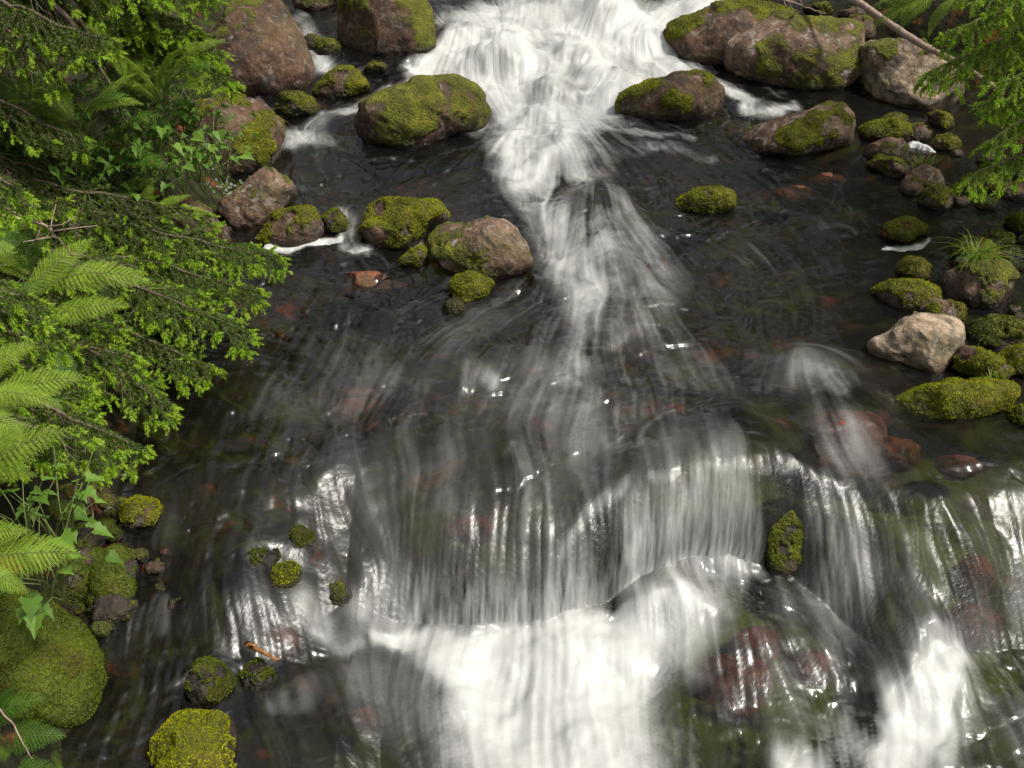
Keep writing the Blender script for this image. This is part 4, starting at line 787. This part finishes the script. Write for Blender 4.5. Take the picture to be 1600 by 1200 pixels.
# ------------------------------------------------------------------ leafy herbs
def herb_mesh(seed, n=9, H=.22, leaf=.042, mat=HERB):
    r = np.random.default_rng(seed); s = Soup()
    shape = np.array([(0, 0), (.32, -.10), (.46, .10), (.30, .30), (.34, .42), (.16, .62), (0, 1), (-.16, .62), (-.34, .42), (-.30, .30), (-.46, .10), (-.32, -.10)])
    for q in range(n):
        an = q*2.4+r.uniform(-.4, .4); h = H*r.uniform(.45, 1.1); lean = r.uniform(.3, .9)*H
        P = np.array([[0, 0, 0], [math.cos(an)*lean*.35, math.sin(an)*lean*.35, h*.6], [math.cos(an)*lean, math.sin(an)*lean, h]]); tube(s, P, [.0025, .002, .0012], 0, 4, .5)
        for e in range(3 if q % 2 else 1):
            L = leaf*r.uniform(.75, 1.35)*(1 if e == 0 else .7); a2 = an+(0, 1.1, -1.1)[e]; d = nrm([math.cos(a2), math.sin(a2), -.25+r.normal()*.2]); sd = nrm(np.cross(d, [r.normal()*.25, r.normal()*.25, 1])); up = np.cross(sd, d)
            b0 = P[2] if e == 0 else P[1]*.4+P[2]*.6; sh = shape*L
            V = b0+sd*sh[:, :1]+d*sh[:, 1:]+up*(np.abs(sh[:, :1])*.35-(sh[:, 1:]/L)**2*L*.22)
            c = b0+d*L*.35; V = np.concatenate([V, [c-up*L*.02]]); k = len(shape)
            s.add(V, [(k, j, (j+1) % k) for j in range(k)], 1, np.clip(.5+r.normal()*.2, 0, 1))
    return s.mesh('leafy_herb', [STEM, mat])
HM = [herb_mesh(q) for q in range(5)]
rh = random.Random(5)
HERBS = [(60,150,4.6),(110,190,4.6),(40,230,4.5),(150,200,4.7),(185,185,4.8),(90,250,4.5),(285,150,5.3),(240,215,4.8),(235,180,5.05),(205,235,4.75),(260,220,4.9),(305,250,4.75),(340,220,4.9),(230,265,4.65),(180,255,4.65),(215,205,4.9),(250,195,5.0),(285,200,5.0),(235,235,4.8),(270,240,4.8),(300,235,4.85),(325,225,4.9),(250,275,4.7),(285,275,4.7),(315,265,4.75),(215,260,4.7),(190,230,4.8),(330,195,5.1),(200,290,4.6),(160,285,4.6),(265,165,5.2),(300,165,5.2),(225,150,5.2),(70,800,2.45),(95,825,2.4),(60,905,2.2),(85,890,2.25),(30,800,2.3),(120,300,4.5),(80,310,4.4),(345,250,4.8)]
for q, (px, py, Y) in enumerate(HERBS):
    o = bpy.data.objects.new('leafy_herb', HM[q % 5]); COL.objects.link(o); p = ony(px, py, Y); o.location = p-np.array([0, 0, .12]); o.rotation_euler = (0, 0, rh.uniform(0, 6)); k = rh.uniform(.85, 1.3); o.scale = (k, k, k)
    low = py > 700; dk = px < 170
    tag(o, 'green herb with toothed leaves between the bright ferns on the near left bank' if low else 'green herb with pointed lobed leaves in the patch left of the overhanging boulder', 'herb', 'leafy herbs below the near ferns' if low else 'leafy herbs beside the overhanging boulder')
# small flowering plant
s = Soup(); r = np.random.default_rng(8)
for q in range(70):
    p = r.normal(size=3)*[.05, .04, .035]; d = nrm(r.normal(size=3)+[0, -.2, .6]); sd = nrm(np.cross(d, r.normal(size=3))); L = .016
    s.add([p, p+d*L*.5+sd*L*.35, p+d*L, p+d*L*.5-sd*L*.35], [(0, 1, 2), (0, 2, 3)], 0, r.uniform(.2, .9))
fl = Soup()
for q in range(26):
    p = r.normal(size=3)*[.045, .03, .03]+[-.01, -.02, .025]
    for k in range(5):
        a = k*1.257; d = np.array([math.cos(a), -.5, math.sin(a)])*.006; e = np.array([-math.sin(a), 0, math.cos(a)])*.003; fl.add([p, p+d+e, p+d*1.3, p+d-e], [(0, 1, 2), (0, 2, 3)], 0, .6)
pf = link('flowering_plant', s.mesh('flowering_plant', [HERB])); pf.location = ony(355, 292, 5.15); tag(pf, 'tiny white-flowered plant in the dark gap beside the leaning pinkish stone', 'flower')
link('blossom', fl.mesh('blossom', [PETAL]), pf)

# ------------------------------------------------------------------ grass tufts
def tuft(base, n, H, seed, label, dry=.2, lean=(0, 0), fan=.8, w=.0022):
    r = np.random.default_rng(seed); s = Soup()
    for q in range(n):
        an = r.uniform(0, 2*math.pi); L = H*r.uniform(.5, 1.1); out = fan*r.uniform(.2, 1.0)*L; b0 = np.array([r.normal()*.02, r.normal()*.015, -.01]); k = 7; t = np.linspace(0, 1, k)
        dx = math.cos(an)*out+lean[0]*L; dy = math.sin(an)*out+lean[1]*L
        P = np.stack([b0[0]+dx*t**1.4, b0[1]+dy*t**1.4, b0[2]+L*(t-.62*t**2.4*fan)], 1); sd = nrm(np.array([-dy, dx, .001]))*w
        wv = (1-t**1.6)[:, None]; V = np.concatenate([P-sd*wv, P+sd*wv]); F = []
        for i in range(k-1): F += [(i, i+1, k+i+1), (i, k+i+1, k+i)]
        s.add(V, F, 1 if r.random() < dry else 0, np.clip(.5+r.normal()*.2, 0, 1))
    o = link('grass_tuft', s.mesh('grass_tuft', [GRASS, STRAW])); o.location = base; return tag(o, label, 'grass', 'grass tufts on the stones')
def top(px, py, j):  # a point of the photograph at the distance of rock j
    return CAM+ray(px, py)*((PLACED[j]['c']-CAM)@CF)
IX = {lab[:18]: i for i, (k_, lab, *_r) in enumerate(ROCKS)}
def rk(word):
    return next(i for i, q in enumerate(ROCKS) if word in q[1])
tuft(top(1440,266,rk('crowned with a grass')), 110, .17, 1, 'green grass tuft growing on the pink mound stone under the right spruce', .3, fan=.8)
tuft(top(1525,412,rk('carrying a long green')), 120, .30, 2, 'long arching green grass tuft on the brown stone near the right edge', .12, (.05, -.25), 1.15)
tuft(top(448,45,0), 60, .20, 3, 'grass with straw blades hanging over the right shoulder of the tall boulder', .6, (.2, -.1), 1.2)
tuft(top(398,186,1), 60, .16, 4, 'dry straw tuft draped over the overhanging boulder', .95, (.2, -.3), 1.5)
tuft(top(660,136,rk('broad low boulder')), 26, .10, 5, 'thin wisp of grass on the crest of the broad low boulder', .1, (0, 0), .4, .0014)
tuft(top(195,925,rk('upright mossy stone')), 24, .10, 6, 'few green grass blades beside the upright mossy shore stone', 0, (0, -.1), .5)
tuft(top(400,148,0)+np.array([0, -.15, 0]), 20, .12, 7, 'sparse grass between the tall boulder and the overhanging boulder', .1, (.1, 0), .6)
tuft(top(1030,590,0)*0+ony(1555,590,3.75), 18, .08, 8, 'short grass sprouting behind the long moss-covered stone', .1, (0, 0), .7)

# ------------------------------------------------------------------ dead wood, foam clumps, sticks
def log(P, R, label, mat, cat='log', name='fallen_log', sides=12):
    s = Soup(); P = np.array(P, float); t = np.linspace(0, 1, 24); k = np.linspace(0, 1, len(P)); Q = np.stack([np.interp(t, k, P[:, a]) for a in range(3)], 1)
    r = np.random.default_rng(len(label)); Q += r.normal(size=Q.shape)*R*.06; tube(s, Q, R*(1-.35*t)*(1+.08*np.sin(t*19)), 0, sides)
    return tag(link(name, s.mesh(name, [mat], True)), label, cat)
log([ony(1290,-30,7.4), ony(1380,30,6.8), ony(1440,70,6.4), ony(1500,100,6.0), ony(1560,140,5.7)], .024, 'bare pinkish fallen log slanting behind the pale grey boulder', DEADW)
def branch(P, R, label, mat, seed, name='dead_branch', nt=6, tl=.18):
    s = Soup(); r = np.random.default_rng(seed); P = np.array(P, float); t = np.linspace(0, 1, 16); k = np.linspace(0, 1, len(P)); Q = np.stack([np.interp(t, k, P[:, a]) for a in range(3)], 1)+r.normal(size=(16, 3))*R*.3
    tube(s, Q, R*(1-.7*t), 0, 6)
    for q in range(nt):
        i = r.integers(3, 14); d = nrm(Q[i+1]-Q[i]+r.normal(size=3)*.7); L = tl*r.uniform(.4, 1); tube(s, [Q[i], Q[i]+d*L*.5, Q[i]+d*L+r.normal(size=3)*.02], [R*.45, R*.3, R*.15], 0, 5)
    return tag(link(name, s.mesh(name, [mat], True)), label, 'branch')
branch([ony(1195,-10,8.0), ony(1250,8,7.9), ony(1290,22,7.8)], .009, 'thin bare twig with side shoots lying on the far right rocks', DEADW, 2)
branch([atw(384,1003,.05), atw(410,1020,.07), atw(437,1031,.03)], .011, 'orange wet stick stuck in the current at the lower left', STICK, 3, 'driftwood_stick', 1, .04)
branch([ony(-20,330,3.2), ony(70,350,3.25), ony(115,400,3.3)], .007, 'grey bare branch lying across the spruce boughs at the left', DEADW, 4, nt=9)
branch([ony(-20,1090,2.05), ony(20,1130,2.05), ony(50,1185,2.0)], .004, 'pale thin twig across the dark fern in the corner', DEADW, 5, nt=0)
branch([ony(120,730,2.8), ony(140,780,2.75), ony(150,830,2.7)], .007, 'reddish dead twig above the white stone on the left shore', TWIG, 6, nt=5, tl=.12)
m, t, b = M('foam_clump'); b.inputs['Base Color'].default_value = (.58, .59, .57, 1); b.inputs['Roughness'].default_value = .7
cn = t.nodes.new('ShaderNodeTexCoord').outputs['Object']; bump(t, b, noise(t, cn, 70, 4, .6), .8, .01); FOAMM = m
def clump(pts, label, th=.012, seed=0):
    P = [atw(px, py) for px, py, w in pts]; s = Soup(); r = np.random.default_rng(seed); t = np.linspace(0, 1, 30); k = np.linspace(0, 1, len(P)); Q = np.stack([np.interp(t, k, np.array(P)[:, a]) for a in range(3)], 1)
    Wd = np.interp(t, k, [w for *_q, w in pts])*np.linalg.norm(P[0]-CAM)/FPX*(1+.4*r.normal(size=30)); n = 9; rows = []
    T = nrm(np.gradient(Q, axis=0)); sd = nrm(np.cross(T, [0, 0, 1]))
    for i in range(30):
        for j in range(n):
            v = j/(n-1)*2-1; rows.append(Q[i]+sd[i]*Wd[i]*v+np.array([0, 0, -.004+th*(1-v*v)*min(1, 6*t[i]*(1-t[i]))+.004]))
    F = []
    for i in range(29):
        for j in range(n-1): a = i*n+j; F += [(a, a+1, a+n+1), (a, a+n+1, a+n)]
    s.add(rows, F); return tag(link('foam_clump', s.mesh('foam_clump', [FOAMM], True)), label, 'foam', 'clumps of white foam on the water')
clump([(1419,224,5),(1428,229,8),(1440,232,5),(1462,238,2)], 'bright white foam clump behind the grass-tufted mound', .03, 3)
# ------------------------------------------------------------------ the wood around, seen in the water as a dark reflection
s = Soup(); r = np.random.default_rng(77)
for q in range(44):
    an = r.uniform(-.2, math.pi+.2); R = r.uniform(13, 30); x, y = R*math.cos(an), R*math.sin(an)
    if abs(x+.4-.03*y) < 3.6 and y > 0: x = x+5.0*(1 if x > 0 else -1)
    z0 = float(ground_h(np.array([x]), np.array([y]))[0]); H = r.uniform(9, 14) if x > 4 else r.uniform(5, 8.5); tube(s, [[x, y, z0-.3], [x, y, z0+H]], [.16, .02], 0, 7)
    n = 1500; u = r.random(n)**.8; h = .12+.88*u; rad = (1-h)*H*.24+.1; a = r.uniform(0, 6.283, n); rr = rad*np.sqrt(r.random(n)); p = np.stack([x+rr*np.cos(a), y+rr*np.sin(a), z0+H*h-.25*rr], 1)
    d = nrm(np.stack([np.cos(a), np.sin(a), -.5+0*a], 1)+r.normal(size=(n, 3))*.4); sd = nrm(np.cross(d, r.normal(size=(n, 3)))); L = r.uniform(.25, .6, n)[:, None]
    V = np.stack([p-sd*L*.18, p+sd*L*.18, p+d*L], 1).reshape(-1, 3); s.add(V, np.arange(3*n).reshape(-1, 3), 1, np.repeat(r.uniform(.1, .8, n), 3))
fo_ = link('spruce_wood', s.mesh('spruce_wood', [BARK, NEEDLE])); fo_['kind'] = 'stuff'; fo_['label'] = 'spruce wood standing around the stream'; fo_['category'] = 'forest'
